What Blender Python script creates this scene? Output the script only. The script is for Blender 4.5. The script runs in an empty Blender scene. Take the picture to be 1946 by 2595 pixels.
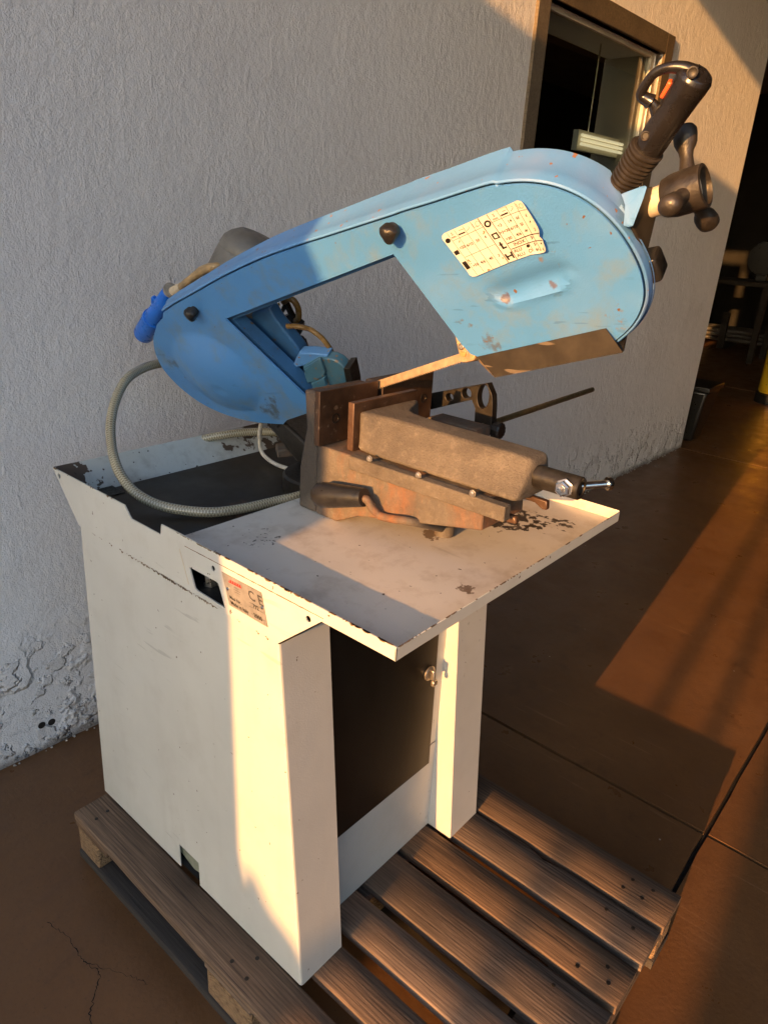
import bpy, bmesh, math, random
from mathutils import Vector, Matrix, noise
from mathutils.geometry import delaunay_2d_cdt
R = math.radians
random.seed(7)
scn = bpy.context.scene
col = scn.collection

# ------------------------------------------------------------------ camera
W, H, F = 1946.0, 2595.0, 1790.25
CAM = Vector((-0.63186, -0.66262, 1.52126))
AR = Vector((0.65458192, -0.75408443, 0.05365795))
AU = Vector((0.25592273, 0.28782049, 0.92285585))
AF = Vector((0.71135509, 0.59035246, -0.38138944))
cd = bpy.data.cameras.new("camera"); cam = bpy.data.objects.new("camera", cd); col.objects.link(cam)
m3 = Matrix((AR, AU, -AF)).transposed()
cam.matrix_world = Matrix.Translation(CAM) @ m3.to_4x4()
cd.sensor_fit = 'HORIZONTAL'; cd.sensor_width = 36; cd.lens = 36 * F / W
cd.clip_start = 0.02; cd.clip_end = 500
scn.camera = cam

# ------------------------------------------------------------------ sky, sun, exposure
SUN = Vector((1, 0.10, -0.176)).normalized()            # direction the light travels
elev = math.asin(-SUN.z)
wd = bpy.data.worlds.new("World"); scn.world = wd; wd.use_nodes = True
nt = wd.node_tree; bg = nt.nodes["Background"]
sky = nt.nodes.new("ShaderNodeTexSky"); sky.sky_type = 'NISHITA'; sky.sun_disc = False
sky.sun_elevation = elev
sky.sun_rotation = math.atan2(-SUN.x, -SUN.y)
sky.air_density = 1.0; sky.dust_density = 2.0; sky.ozone_density = 2.4
bg.inputs["Strength"].default_value = 0.15
nt.links.new(sky.outputs[0], bg.inputs[0])
sd = bpy.data.lights.new("sun", 'SUN'); sd.energy = 3.7; sd.angle = R(0.45); sd.color = (1.0, 0.475, 0.14)
sun = bpy.data.objects.new("sun", sd); col.objects.link(sun)
sun.rotation_euler = SUN.to_track_quat('-Z', 'Y').to_euler()
vs = scn.view_settings
vs.view_transform = 'Standard'; vs.look = 'None'; vs.gamma = 1; vs.exposure = 1.66; vs.use_curve_mapping = False
scn.render.resolution_x = 767; scn.render.resolution_y = 1024

# ------------------------------------------------------------------ pixel helpers
def T(x0, y0, s): return lambda x, y: (x0 + x / s, y0 + y / s)
z1 = T(300, 350, 2.0737); z2 = T(950, 350, 2.0737); z3 = T(700, 850, 1.8433); z4 = T(100, 1000, 2.0737)
z5 = T(150, 1900, 1.9518); z6 = T(800, 1900, 1.659); z8 = T(1200, 900, 1.5804)
y2 = T(650, 1450, 2.5523); y3 = T(1500, 800, 3.7197); y4 = T(900, 1150, 2.37); y7 = T(1250, 0, 2.3836); y8 = T(550, 1100, 3.6867)
w1 = T(1700, 150, 1.9228); w2 = T(640, 560, 5.53); w3 = T(740, 820, 6.381); w4 = T(1380, 280, 3.6065)
w5 = T(1100, 480, 5.1844); w6 = T(330, 560, 4.1475); w7 = T(1040, 820, 3.318); w8 = T(440, 1380, 3.95)
def ray(q): return AF + AR * ((q[0] - W / 2) / F) - AU * ((q[1] - H / 2) / F)
def on(q, ax, val):
    d = ray(q); return CAM + d * ((val - CAM[ax]) / d[ax])
def onp(q, P, n):
    d = ray(q); return CAM + d * ((P - CAM).dot(n) / d.dot(n))
# frame of the tilted saw bow: a along the bow (to the front, rising), b across it, c out of its cover
_al, _ph = R(19.1), R(-35)
BA = Vector((0, -math.cos(_al), math.sin(_al)))
BB = Vector((math.sin(_ph), math.cos(_ph) * math.sin(_al), math.cos(_ph) * math.cos(_al)))
BC = BA.cross(BB)
BP = Vector((0.40, 0.0, 1.31))
if BC.dot(CAM - BP) < 0: BC = -BC
def BW(a, b, c=0.0): return BP + BA * a + BB * b + BC * c
def BL(q, c=0.0):
    P = onp(q, BP + BC * c, BC) - BP
    return (P.dot(BA), P.dot(BB))
def BX(q, c=0.0): return onp(q, BP + BC * c, BC)

# ------------------------------------------------------------------ materials
class NT:
    def __init__(s, name):
        s.m = bpy.data.materials.new(name); s.m.use_nodes = True
        s.t = s.m.node_tree; s.b = s.t.nodes["Principled BSDF"]
        s.pos = s.n("ShaderNodeNewGeometry").outputs["Position"]
    def n(s, kind, **kw):
        x = s.t.nodes.new(kind)
        for k, v in kw.items(): setattr(x, k, v)
        return x
    def link(s, a, b): s.t.links.new(a, b)
    def set(s, **kw):
        for k, v in kw.items():
            i = s.b.inputs[k.replace('_', ' ')]
            if hasattr(v, 'is_linked') or hasattr(v, 'links'): s.link(v, i)
            else: i.default_value = v if not (isinstance(v, tuple) and len(v) == 3) else (*v, 1)
    def inp(s, sock, v):
        if hasattr(v, 'links'): s.link(v, sock)
        else: sock.default_value = v if not (isinstance(v, tuple) and len(v) == 3 and sock.type == 'RGBA') else (*v, 1)
    def mapping(s, vec, scale=(1, 1, 1), rot=(0, 0, 0), loc=(0, 0, 0)):
        x = s.n("ShaderNodeMapping"); s.link(vec, x.inputs[0])
        x.inputs["Scale"].default_value = scale; x.inputs["Rotation"].default_value = rot; x.inputs["Location"].default_value = loc
        return x.outputs[0]
    def noise(s, scale, detail=3, rough=0.55, vec=None, dist=0):
        x = s.n("ShaderNodeTexNoise"); s.link(vec or s.pos, x.inputs["Vector"])
        x.inputs["Scale"].default_value = scale; x.inputs["Detail"].default_value = detail
        x.inputs["Roughness"].default_value = rough; x.inputs["Distortion"].default_value = dist
        return x.outputs["Fac"]
    def voro(s, scale, feature='F1', vec=None, rnd=1.0):
        x = s.n("ShaderNodeTexVoronoi", feature=feature); s.link(vec or s.pos, x.inputs["Vector"])
        x.inputs["Scale"].default_value = scale; x.inputs["Randomness"].default_value = rnd
        return x.outputs["Distance"]
    def ramp(s, fac, stops):
        x = s.n("ShaderNodeValToRGB"); s.link(fac, x.inputs[0]); e = x.color_ramp.elements
        while len(e) < len(stops): e.new(0.5)
        for el, (p, c) in zip(e, stops):
            el.position = p; el.color = (c, c, c, 1) if not isinstance(c, tuple) else (*c, 1)
        return x.outputs[0]
    def mix(s, fac, a, b, mode='MIX'):
        x = s.n("ShaderNodeMix", data_type='RGBA', blend_type=mode)
        s.inp(x.inputs[0], fac); s.inp(x.inputs[6], a); s.inp(x.inputs[7], b)
        return x.outputs[2]
    def math(s, op, a, b=0.0, c=0.0):
        x = s.n("ShaderNodeMath", operation=op); s.inp(x.inputs[0], a); s.inp(x.inputs[1], b); s.inp(x.inputs[2], c)
        return x.outputs[0]
    def near(s, P, r0, r1):
        x = s.n("ShaderNodeVectorMath", operation='DISTANCE'); s.link(s.pos, x.inputs[0]); x.inputs[1].default_value = P
        y = s.n("ShaderNodeMapRange"); s.link(x.outputs["Value"], y.inputs[0])
        y.inputs[1].default_value = r0; y.inputs[2].default_value = r1; y.inputs[3].default_value = 1; y.inputs[4].default_value = 0
        return y.outputs[0]
    def bump(s, h, strength=0.5, dist=0.01, prev=None):
        x = s.n("ShaderNodeBump"); s.link(h, x.inputs["Height"]); x.inputs["Strength"].default_value = strength
        x.inputs["Distance"].default_value = dist
        if prev is not None: s.link(prev, x.inputs["Normal"])
        s.link(x.outputs[0], s.b.inputs["Normal"]); return x.outputs[0]

def simple(name, c, rough=0.5, metal=0.0, var=0.25, sc=30, bump=0.0, bsc=200, **kw):
    k = NT(name); f = k.noise(sc, 4)
    a = tuple(x * (1 - var) for x in c); b = tuple(min(1, x * (1 + var)) for x in c)
    k.set(Base_Color=k.ramp(f, [(0.3, a), (0.7, b)]), Metallic=metal,
          Roughness=k.ramp(k.noise(sc * 2.3, 3), [(0.3, max(0.02, rough - 0.1)), (0.7, min(1, rough + 0.12))]))
    if bump: k.bump(k.noise(bsc, 3), bump, 0.002)
    for kk, v in kw.items(): k.set(**{kk: v})
    return k.m

def worn(name, base, rough, spots, spotcol, dirt, dirtcol, tex=0.15, texsc=450, regions=(), faded=None, soft=0.02, amt=1.0):
    """painted sheet metal: fine orange peel, dirt clouds, small chips; regions = [(centre, r0, r1, threshold, scale, colour)]"""
    k = NT(name)
    c = k.mix(k.ramp(k.noise(3.0, 3), [(0.35, 0.0), (0.7, 1.0)]), tuple(x * 0.93 for x in base), tuple(min(1, x * 1.05) for x in base))
    if faded: c = k.mix(k.ramp(k.noise(6.0, 4, 0.6), [(0.5, 0.0), (0.72, 0.5)]), c, faded)
    d = k.math('MULTIPLY', k.ramp(k.noise(11, 5, 0.65), [(0.52, 0.0), (0.75, 1.0)]), dirt)
    c = k.mix(d, c, dirtcol)
    sp = k.ramp(k.noise(75, 2, 0.5), [(spots, 0.0), (spots + 0.012, 1.0)])
    ch = sp
    for (P, r0, r1, th, sc, cc) in regions:
        g = k.near(P, r0, r1); h = k.math('ADD', k.noise(sc, 4, 0.6), k.math('MULTIPLY', k.math('SUBTRACT', g, 1.0), 0.5))
        mk = k.ramp(h, [(th, 0.0), (th + soft, amt)])
        c = k.mix(mk, c, cc)
    sc_ = k.math('MULTIPLY', k.ramp(k.noise(60, 2, 0.5, k.mapping(k.pos, (1, 0.10, 1), rot=(0.7, 0, 0.3))), [(0.68, 0), (0.70, 0.5)]), k.ramp(k.noise(4, 3), [(0.5, 0), (0.6, 1)]))
    c = k.mix(sc_, c, tuple(x * 0.55 for x in base))
    dr2 = k.math('MULTIPLY', k.ramp(k.noise(26, 4, 0.6, k.mapping(k.pos, (1, 1, 0.07))), [(0.55, 0), (0.75, 0.5)]), dirt)
    c = k.mix(dr2, c, dirtcol)
    c = k.mix(ch, c, spotcol)
    k.set(Base_Color=c, Roughness=k.ramp(k.noise(20, 4), [(0.3, rough - 0.08), (0.7, rough + 0.1)]))
    n1 = k.bump(k.noise(texsc, 2), tex, 0.0015)
    k.bump(k.noise(9, 2), 0.08, 0.01, n1)
    return k

# white machine paint
TCH = (0.040, 0.028, 0.020)
M_white = worn("white_paint", (0.53, 0.52, 0.475), 0.42, 0.735, (0.10, 0.06, 0.035), 0.30, (0.38, 0.35, 0.30), 0.12).m
M_whitetex = worn("white_paint_orange_peel", (0.50, 0.49, 0.46), 0.42, 0.76, (0.10, 0.06, 0.035), 0.25, (0.36, 0.33, 0.28), 0.16, 330).m
_k = worn("tray_paint", (0.57, 0.53, 0.47), 0.36, 0.738, TCH, 0.8, (0.36, 0.30, 0.24), 0.12, 450,
          [((0.55, -0.02, 0.979), 0.05, 0.15, 0.475, 45, TCH), ((0.60, -0.10, 0.979), 0.02, 0.09, 0.50, 60, TCH),
           ((0.235, -0.125, 0.979), 0.012, 0.035, 0.46, 90, (0.16, 0.12, 0.09)), ((0.38, 0.05, 0.979), 0.02, 0.10, 0.44, 25, (0.20, 0.15, 0.11)),
           ((0.12, 0.24, 0.979), 0.03, 0.12, 0.60, 110, TCH)])
M_tray = _k.m
_k = worn("tray_back_lip_paint", (0.52, 0.52, 0.48), 0.42, 0.70, TCH, 0.6, (0.16, 0.12, 0.09), 0.12, 450,
          [((0.03, 0.76, 0.98), 0.01, 0.16, 0.42, 30, (0.08, 0.055, 0.04)), ((0.6, 0.75, 0.97), 0.05, 0.30, 0.42, 22, (0.10, 0.07, 0.05))])
M_backlip = _k.m
# blue paint of the bow
_lab = BW(0.16, 0.05)
_k = worn("blue_paint", (0.075, 0.240, 0.545), 0.46, 0.755, (0.13, 0.07, 0.04), 0.8, (0.15, 0.20, 0.23), 0.28, 420,
          [(tuple(BX(z2(690, 843))), 0.005, 0.014, 0.30, 60, (0.080, 0.038, 0.020)),
           (tuple(BX(z2(935, 760))), 0.005, 0.014, 0.30, 60, (0.080, 0.038, 0.020)),
           (tuple(BX(z2(470, 970))), 0.01, 0.05, 0.50, 60, (0.10, 0.085, 0.06)),
           (tuple(BX(z2(620, 1080))), 0.01, 0.09, 0.50, 50, (0.09, 0.08, 0.06)),
           (tuple(BX(z2(920, 640))), 0.01, 0.07, 0.53, 70, (0.16, 0.12, 0.08)),
           (tuple(BX(z2(1300, 930))), 0.01, 0.07, 0.50, 90, (0.16, 0.13, 0.09)),
           (tuple(BX(z1(800, 1420))), 0.02, 0.12, 0.46, 35, (0.05, 0.06, 0.06)),
           (tuple(BX(z1(250, 1150))), 0.02, 0.10, 0.50, 35, (0.07, 0.09, 0.10))],
          faded=(0.13, 0.26, 0.49), soft=0.13, amt=0.75)
M_blue = _k.m
_k = worn("blue_casting_paint", (0.090, 0.24, 0.50), 0.42, 0.70, (0.25, 0.12, 0.06), 0.35, (0.20, 0.22, 0.34), 0.12, 300, faded=(0.22, 0.26, 0.42))
M_blueflange = _k.m
M_bluedark = worn("dark_blue_paint", (0.035, 0.115, 0.26), 0.38, 0.70, (0.10, 0.07, 0.05), 0.5, (0.03, 0.04, 0.05), 0.1).m
M_guideblue = worn("guide_blue_paint", (0.06, 0.155, 0.22), 0.38, 0.63, (0.20, 0.14, 0.09), 0.7, (0.10, 0.11, 0.10), 0.15).m
M_black = simple("black_plastic", (0.012, 0.011, 0.010), 0.36, 0, 0.3, 40, 0.15, 300)
M_blackgloss = simple("black_grip_plastic", (0.013, 0.011, 0.010), 0.25, 0, 0.3, 25, 0.08, 200)
M_blackmetal = simple("black_oxide_steel", (0.025, 0.021, 0.017), 0.4, 0.4, 0.4, 60, 0.2, 300)
M_knob = simple("dusty_black_casting", (0.028, 0.022, 0.017), 0.42, 0.15, 0.4, 35, 0.3, 250)
M_steel = simple("bare_steel", (0.42, 0.38, 0.33), 0.35, 0.85, 0.3, 50)
M_chrome = simple("polished_steel", (0.7, 0.68, 0.64), 0.15, 1.0, 0.1, 30)
M_collar = simple("cream_collar", (0.55, 0.46, 0.33), 0.5, 0.1, 0.2, 60, 0.2)
M_guide = simple("cream_guide_casting", (0.36, 0.25, 0.14), 0.55, 0.2, 0.4, 60, 0.4, 200)
M_motor = simple("grey_motor_paint", (0.13, 0.125, 0.115), 0.5, 0.2, 0.2, 25, 0.2, 300)
M_plug = simple("blue_plug_plastic", (0.008, 0.130, 0.60), 0.30, 0, 0.15, 20)
M_grey = simple("grey_rubber", (0.22, 0.20, 0.17), 0.6, 0, 0.3, 60, 0.2)
M_cord = simple("amber_cable", (0.32, 0.22, 0.11), 0.45, 0, 0.3, 40)
M_amber = simple("amber_tube", (0.20, 0.115, 0.035), 0.25, 0, 0.3, 20)
M_tube = simple("off_white_tube", (0.55, 0.50, 0.42), 0.45, 0, 0.2, 30)
M_red = simple("orange_trigger", (0.75, 0.10, 0.025), 0.4, 0, 0.1, 30)
M_yellowtag = simple("yellow_tag", (0.55, 0.40, 0.02), 0.5, 0, 0.2, 30)
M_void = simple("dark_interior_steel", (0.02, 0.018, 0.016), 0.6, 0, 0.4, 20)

def jawmat():
    k = NT("brown_oiled_steel"); n = k.noise(14, 5, 0.6); n2 = k.noise(60, 4, 0.6)
    c = k.ramp(n, [(0.3, (0.035, 0.020, 0.012)), (0.55, (0.085, 0.045, 0.026)), (0.75, (0.15, 0.085, 0.045))])
    c = k.mix(k.ramp(n2, [(0.62, 0), (0.7, 0.6)]), c, (0.22, 0.15, 0.10))
    k.set(Base_Color=c, Metallic=0.35, Roughness=k.ramp(n2, [(0.3, 0.33), (0.7, 0.55)])); k.bump(n2, 0.2, 0.002); return k.m
M_jaw = jawmat()
def castmat(name, rust):
    k = NT(name)
    n = k.noise(9, 6, 0.66); f = k.noise(260, 4, 0.65); sp = k.voro(420); m = k.noise(55, 5, 0.65)
    c = k.ramp(n, [(0.3, (0.062, 0.050, 0.038)), (0.6, (0.140, 0.114, 0.085)), (0.8, (0.21, 0.176, 0.135))])
    c = k.mix(k.ramp(f, [(0.40, 0.3), (0.60, 0)]), c, (0.070, 0.054, 0.040))
    c = k.mix(k.ramp(m, [(0.55, 0), (0.72, 0.3)]), c, (0.31, 0.26, 0.20))
    if rust:
        r = k.ramp(k.noise(13, 7, 0.68, k.mapping(k.pos, (1, 1, 0.35))), [(0.44, 0.0), (0.64, 0.85)])
        c = k.mix(r, c, k.ramp(m, [(0.3, (0.13, 0.050, 0.020)), (0.7, (0.27, 0.105, 0.038))]))
        c = k.mix(k.ramp(k.noise(7, 6, 0.66, k.mapping(k.pos, (1, 1, 0.5), loc=(3, 1, 2))), [(0.47, 0), (0.62, 0.8)]), c, (0.070, 0.058, 0.048))
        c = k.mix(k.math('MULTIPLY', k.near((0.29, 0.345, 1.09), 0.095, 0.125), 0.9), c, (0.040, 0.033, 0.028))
    else:
        c = k.mix(k.ramp(k.noise(16, 6, 0.66, k.mapping(k.pos, (1, 0.5, 1))), [(0.52, 0), (0.70, 0.75)]), c, (0.060, 0.046, 0.034))
    k.set(Base_Color=c, Roughness=k.ramp(m, [(0.3, 0.6), (0.7, 0.85)]))
    p = k.bump(f, 0.8 if not rust else 0.45, 0.003); k.bump(m, 0.35, 0.004, p)
    return k.m
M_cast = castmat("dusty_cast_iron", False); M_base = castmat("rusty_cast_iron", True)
def guardmat():
    k = NT("scratched_brown_plate"); n = k.noise(22, 5, 0.65)
    c = k.ramp(n, [(0.3, (0.022, 0.017, 0.012)), (0.7, (0.050, 0.040, 0.028))])
    s = k.noise(60, 2, 0.5, k.mapping(k.pos, (1, 0.12, 1), rot=(0.6, 0, 0)))
    c = k.mix(k.ramp(s, [(0.66, 0), (0.69, 0.7)]), c, (0.20, 0.15, 0.10))
    k.set(Base_Color=c, Metallic=0.3, Roughness=0.5); k.bump(n, 0.15, 0.002); return k.m
M_guard = guardmat()
def wellmat():
    k = NT("oily_black_tray_floor"); n = k.noise(6, 5, 0.65)
    c = k.ramp(n, [(0.35, (0.006, 0.005, 0.004)), (0.7, (0.042, 0.029, 0.018))])
    g = k.near((0.23, 0.44, 0.945), 0.01, 0.11); h = k.math('ADD', k.noise(35, 5, 0.65), k.math('MULTIPLY', k.math('SUBTRACT', g, 1.0), 0.4))
    c = k.mix(k.ramp(h, [(0.40, 0), (0.6, 0.8)]), c, (0.12, 0.055, 0.03))
    k.set(Base_Color=c, Specular_IOR_Level=0.3, Roughness=k.ramp(n, [(0.3, 0.32), (0.7, 0.65)])); k.bump(k.noise(12, 4), 0.15, 0.006); return k.m
M_well = wellmat()
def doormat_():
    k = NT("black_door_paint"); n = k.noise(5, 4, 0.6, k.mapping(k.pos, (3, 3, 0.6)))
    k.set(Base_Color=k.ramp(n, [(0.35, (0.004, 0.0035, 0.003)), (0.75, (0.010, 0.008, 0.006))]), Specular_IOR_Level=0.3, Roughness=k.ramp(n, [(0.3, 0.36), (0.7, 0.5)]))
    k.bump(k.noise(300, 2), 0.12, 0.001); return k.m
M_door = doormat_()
def woodmat(name, dark, lite, grey, scale=1.0, vertical=False):
    k = NT(name)
    oi = k.n("ShaderNodeObjectInfo"); rnd = oi.outputs["Random"]
    cb = k.n("ShaderNodeCombineXYZ"); k.link(k.math('MULTIPLY', rnd, 37.0), cb.inputs[0]); k.link(k.math('MULTIPLY', rnd, 11.0), cb.inputs[1]); k.link(k.math('MULTIPLY', rnd, 5.0), cb.inputs[2])
    ad = k.n("ShaderNodeVectorMath", operation='ADD'); k.link(k.pos, ad.inputs[0]); k.link(cb.outputs[0], ad.inputs[1])
    p = ad.outputs[0]
    warp = k.noise(9, 4, 0.6, k.mapping(p, (1, 0.22, 1)))
    ps = k.mapping(p, (1, 0.018, 1)) 
    kn = k.voro(4.2, 'F1', k.mapping(p, (1, 0.55, 0.4)))          # knots bend the grain
    knb = k.ramp(kn, [(0.0, 1.0), (0.22, 0.0)])
    ph = k.math('ADD', k.math('MULTIPLY', warp, 16.0), k.math('MULTIPLY', knb, 14.0))
    sx = k.n("ShaderNodeSeparateXYZ"); k.link(p, sx.inputs[0])
    rings = k.math('SINE', k.math('ADD', k.math('MULTIPLY', k.math('ADD', sx.outputs[0], k.math('MULTIPLY', sx.outputs[2], 0.7)), 760.0), ph))
    rings = k.math('MULTIPLY_ADD', rings, 0.5, 0.5)
    fib = k.noise(420, 4, 0.65, ps)
    big = k.noise(5, 4, 0.6, k.mapping(p, (1, 0.3, 1)))
    g = k.math('ADD', k.math('MULTIPLY', k.math('MULTIPLY', rings, k.noise(8, 3, 0.6, k.mapping(p, (1, 0.3, 1)))), 0.13), k.math('ADD', k.math('MULTIPLY', fib, 0.55), k.math('MULTIPLY', k.noise(110, 4, 0.65, k.mapping(p, (1, 0.045, 1), loc=(2, 3, 1)), 0.4), 0.40)))
    c = k.ramp(g, [(0.36, dark), (0.53, grey), (0.72, lite)])
    c = k.mix(k.ramp(big, [(0.4, 0.0), (0.72, 0.65)]), c, tuple(x * 0.45 for x in grey))
    hv = k.n("ShaderNodeHueSaturation"); k.link(k.math('MULTIPLY_ADD', rnd, 0.55, 0.75), hv.inputs["Value"]); k.link(k.math('MULTIPLY_ADD', k.math('FRACT', k.math('MULTIPLY', rnd, 7.3)), 0.4, 0.85), hv.inputs["Saturation"]); k.link(c, hv.inputs["Color"]); c = hv.outputs[0]
    c = k.mix(k.ramp(k.noise(300, 2, 0.5, k.mapping(p, (1, 0.012, 1))), [(0.66, 0), (0.70, 0.8)]), c, (0.018, 0.011, 0.007))
    c = k.mix(k.ramp(kn, [(0.06, 0.9), (0.13, 0.0)]), c, (0.026, 0.015, 0.009))
    k.set(Base_Color=c, Roughness=0.82)
    b1 = k.bump(g, 0.6 * scale, 0.0025); k.bump(k.noise(40, 4, 0.6, k.mapping(p, (1, 0.2, 1))), 0.25, 0.006, b1)
    return k.m
M_wood = woodmat("weathered_board", (0.042, 0.026, 0.017), (0.28, 0.190, 0.125), (0.150, 0.097, 0.063))
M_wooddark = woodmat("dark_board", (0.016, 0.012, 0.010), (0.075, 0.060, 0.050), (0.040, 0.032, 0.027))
M_winwood = woodmat("window_wood", (0.075, 0.055, 0.035), (0.23, 0.175, 0.115), (0.15, 0.112, 0.072), 0.6)
def chipmat():
    k = NT("pressed_chip_block"); v = k.voro(150, 'F1', k.mapping(k.pos, (1, 0.6, 1.4))); n = k.noise(60, 4)
    k.set(Base_Color=k.mix(k.ramp(n, [(0.35, 0), (0.65, 1)]), k.ramp(v, [(0.1, (0.34, 0.22, 0.11)), (0.7, (0.12, 0.065, 0.03))]), (0.26, 0.16, 0.08)), Roughness=0.9)
    k.bump(v, 0.9, 0.006); return k.m
M_chip = chipmat()
def floormat():
    k = NT("red_brown_concrete"); n = k.noise(1.6, 5, 0.6); f = k.noise(26, 5, 0.65)
    c = k.ramp(n, [(0.3, (0.115, 0.052, 0.020)), (0.7, (0.175, 0.084, 0.034))])
    c = k.mix(k.ramp(f, [(0.45, 0), (0.75, 0.3)]), c, (0.075, 0.036, 0.020))
    c = k.mix(k.ramp(k.noise(3.5, 4, 0.7, k.mapping(k.pos, (0.5, 2, 1))), [(0.55, 0), (0.75, 0.5)]), c, (0.13, 0.065, 0.035))
    c = k.mix(k.ramp(k.noise(140, 3, 0.6), [(0.60, 0), (0.72, 0.5)]), c, (0.06, 0.03, 0.018))
    c = k.mix(k.math('MULTIPLY', k.ramp(k.noise(70, 3, 0.5, k.mapping(k.pos, (1, 0.06, 1), rot=(0, 0, 0.5))), [(0.64, 0), (0.70, 0.35)]), k.ramp(k.noise(1.3, 3), [(0.45, 0), (0.6, 1)])), c, (0.30, 0.17, 0.09))
    c = k.mix(k.ramp(k.noise(5, 6, 0.7, k.mapping(k.pos, loc=(4, 2, 0))), [(0.58, 0), (0.70, 0.45)]), c, (0.055, 0.026, 0.014))
    sp = k.ramp(k.voro(9, 'F1'), [(0.022, 1), (0.03, 0)])
    c = k.mix(sp, c, (0.45, 0.38, 0.30))
    k.set(Base_Color=c, Roughness=k.ramp(k.noise(7, 5, 0.6), [(0.3, 0.25), (0.7, 0.50)]), Specular_IOR_Level=0.4)
    k.bump(k.math('ADD', k.noise(90, 4), k.math('MULTIPLY', f, 0.7)), 0.16, 0.004); return k.m
M_floor = floormat()
def stucco():
    k = NT("white_washed_stucco")
    st = k.noise(40, 5, 0.60, k.mapping(k.pos, (1.1, 1, 0.75), rot=(0, 0.3, 0)), 0.15)      # trowel strokes
    gr = k.noise(210, 4, 0.65); lump = k.noise(7, 4, 0.6)
    hs = k.ramp(k.noise(34, 2, 0.5, k.mapping(k.pos, (1.6, 1, 0.42), loc=(5, 0, 1)), 0.2), [(0.62, 0), (0.76, 1)]); hs = k.math('MULTIPLY', hs, k.ramp(k.noise(2.0, 3), [(0.42, 0.1), (0.6, 1)]))     # drips
    big = k.noise(1.1, 3)
    c = k.ramp(k.noise(1.4, 4), [(0.3, (0.80, 0.765, 0.755)), (0.7, (0.87, 0.84, 0.825))])
    c = k.mix(k.ramp(gr, [(0.3, 0.35), (0.55, 0)]), c, (0.58, 0.54, 0.52))
    c = k.mix(k.ramp(k.noise(2.6, 5, 0.7), [(0.58, 0), (0.75, 0.4)]), c, (0.58, 0.53, 0.50))
    sz = k.n("ShaderNodeSeparateXYZ"); k.link(k.pos, sz.inputs[0])
    low = k.ramp(k.math('ADD', sz.outputs[2], k.math('MULTIPLY', k.noise(2.2, 4, 0.6), 0.9)), [(0.50, 1), (0.85, 0)])
    pl_ = k.noise(6.5, 4, 0.55)
    peel = k.math('MULTIPLY', k.ramp(pl_, [(0.50, 0), (0.56, 1)]), low)                     # layers of paint come off in ragged patches
    pl2 = k.noise(14, 4, 0.55, k.mapping(k.pos, loc=(2, 7, 3)))
    peel2 = k.math('MULTIPLY', k.ramp(pl2, [(0.54, 0), (0.59, 1)]), low)
    crk = k.math('MULTIPLY', k.ramp(k.math('ABSOLUTE', k.math('SUBTRACT', k.noise(2.4, 7, 0.66, k.mapping(k.pos, (1, 1, 1.5), loc=(1, 3, 8))), 0.5)), [(0.0, 1), (0.006, 0)]), k.math('MAXIMUM', low, k.ramp(big, [(0.62, 0), (0.72, 0.15)])))
    c = k.mix(k.math('MULTIPLY', peel2, 0.30), c, (0.50, 0.45, 0.41)); c = k.mix(k.math('MULTIPLY', peel, 0.35), c, (0.86, 0.83, 0.81))
    c = k.mix(k.math('MULTIPLY', crk, 0.22), c, (0.16, 0.13, 0.12))
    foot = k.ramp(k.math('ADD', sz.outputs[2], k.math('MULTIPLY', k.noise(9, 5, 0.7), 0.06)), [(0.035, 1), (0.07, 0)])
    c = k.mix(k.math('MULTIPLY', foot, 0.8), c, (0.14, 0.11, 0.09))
    stn = k.math('MULTIPLY', k.near((2.05, 1.09, 0.58), 0.02, 0.12), k.ramp(k.noise(20, 4, 0.65), [(0.5, 0), (0.58, 1)]))
    c = k.mix(k.math('MULTIPLY', stn, 0.8), c, (0.12, 0.085, 0.06))
    k.set(Base_Color=c, Roughness=0.9)
    b1 = k.bump(st, 0.7, 0.0065); b2 = k.bump(gr, 0.9, 0.0034, b1); b3 = k.bump(hs, 0.5, 0.0028, b2)
    b4 = k.bump(lump, 0.35, 0.02, b3)
    b5 = k.bump(k.math('ADD', peel, peel2), 0.9, 0.014, b4)
    k.bump(k.math('MULTIPLY', crk, -1.0), 0.5, 0.005, b5)
    return k.m
M_stucco = stucco()
M_plain = simple("pale_plaster", (0.42, 0.40, 0.37), 0.9, 0, 0.12, 3, 0.3, 60)
M_hall = simple("hall_shade_plaster", (0.007, 0.006, 0.005), 0.95, 0, 0.4, 1.5)  # near-black colour keeps the hall dark where sun would fall
M_roof = simple("grey_roof_boards", (0.22, 0.20, 0.18), 0.9, 0, 0.2, 3)
def hosemat():
    k = NT("braided_clear_hose"); uv = k.n("ShaderNodeUVMap").outputs[0]
    s = k.n("ShaderNodeSeparateXYZ"); k.link(uv, s.inputs[0])
    U, V = s.outputs[0], s.outputs[1]
    A = k.math('SINE', k.math('ADD', k.math('MULTIPLY', V, 1050.0), k.math('MULTIPLY', U, 2 * math.pi * 4)))
    B = k.math('SINE', k.math('SUBTRACT', k.math('MULTIPLY', V, 1050.0), k.math('MULTIPLY', U, 2 * math.pi * 4)))
    mx = k.math('MAXIMUM', A, B); t = k.ramp(mx, [(0.55, 0), (0.9, 1)])
    dirt = k.ramp(k.noise(14, 4), [(0.35, 0), (0.7, 1)])
    base = k.mix(dirt, (0.27, 0.235, 0.15), (0.17, 0.135, 0.085))
    k.set(Base_Color=k.mix(t, base, (0.42, 0.38, 0.27)), Roughness=0.22, Coat_Weight=0.6, Coat_Roughness=0.1)
    k.bump(mx, 0.25, 0.001); return k.m
M_hose = hosemat()
def glassmat():
    k = NT("window_glass"); k.set(Base_Color=(0.75, 0.80, 0.74), Roughness=0.0, IOR=1.5, Transmission_Weight=1.0); return k.m
M_glass = glassmat()
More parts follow.
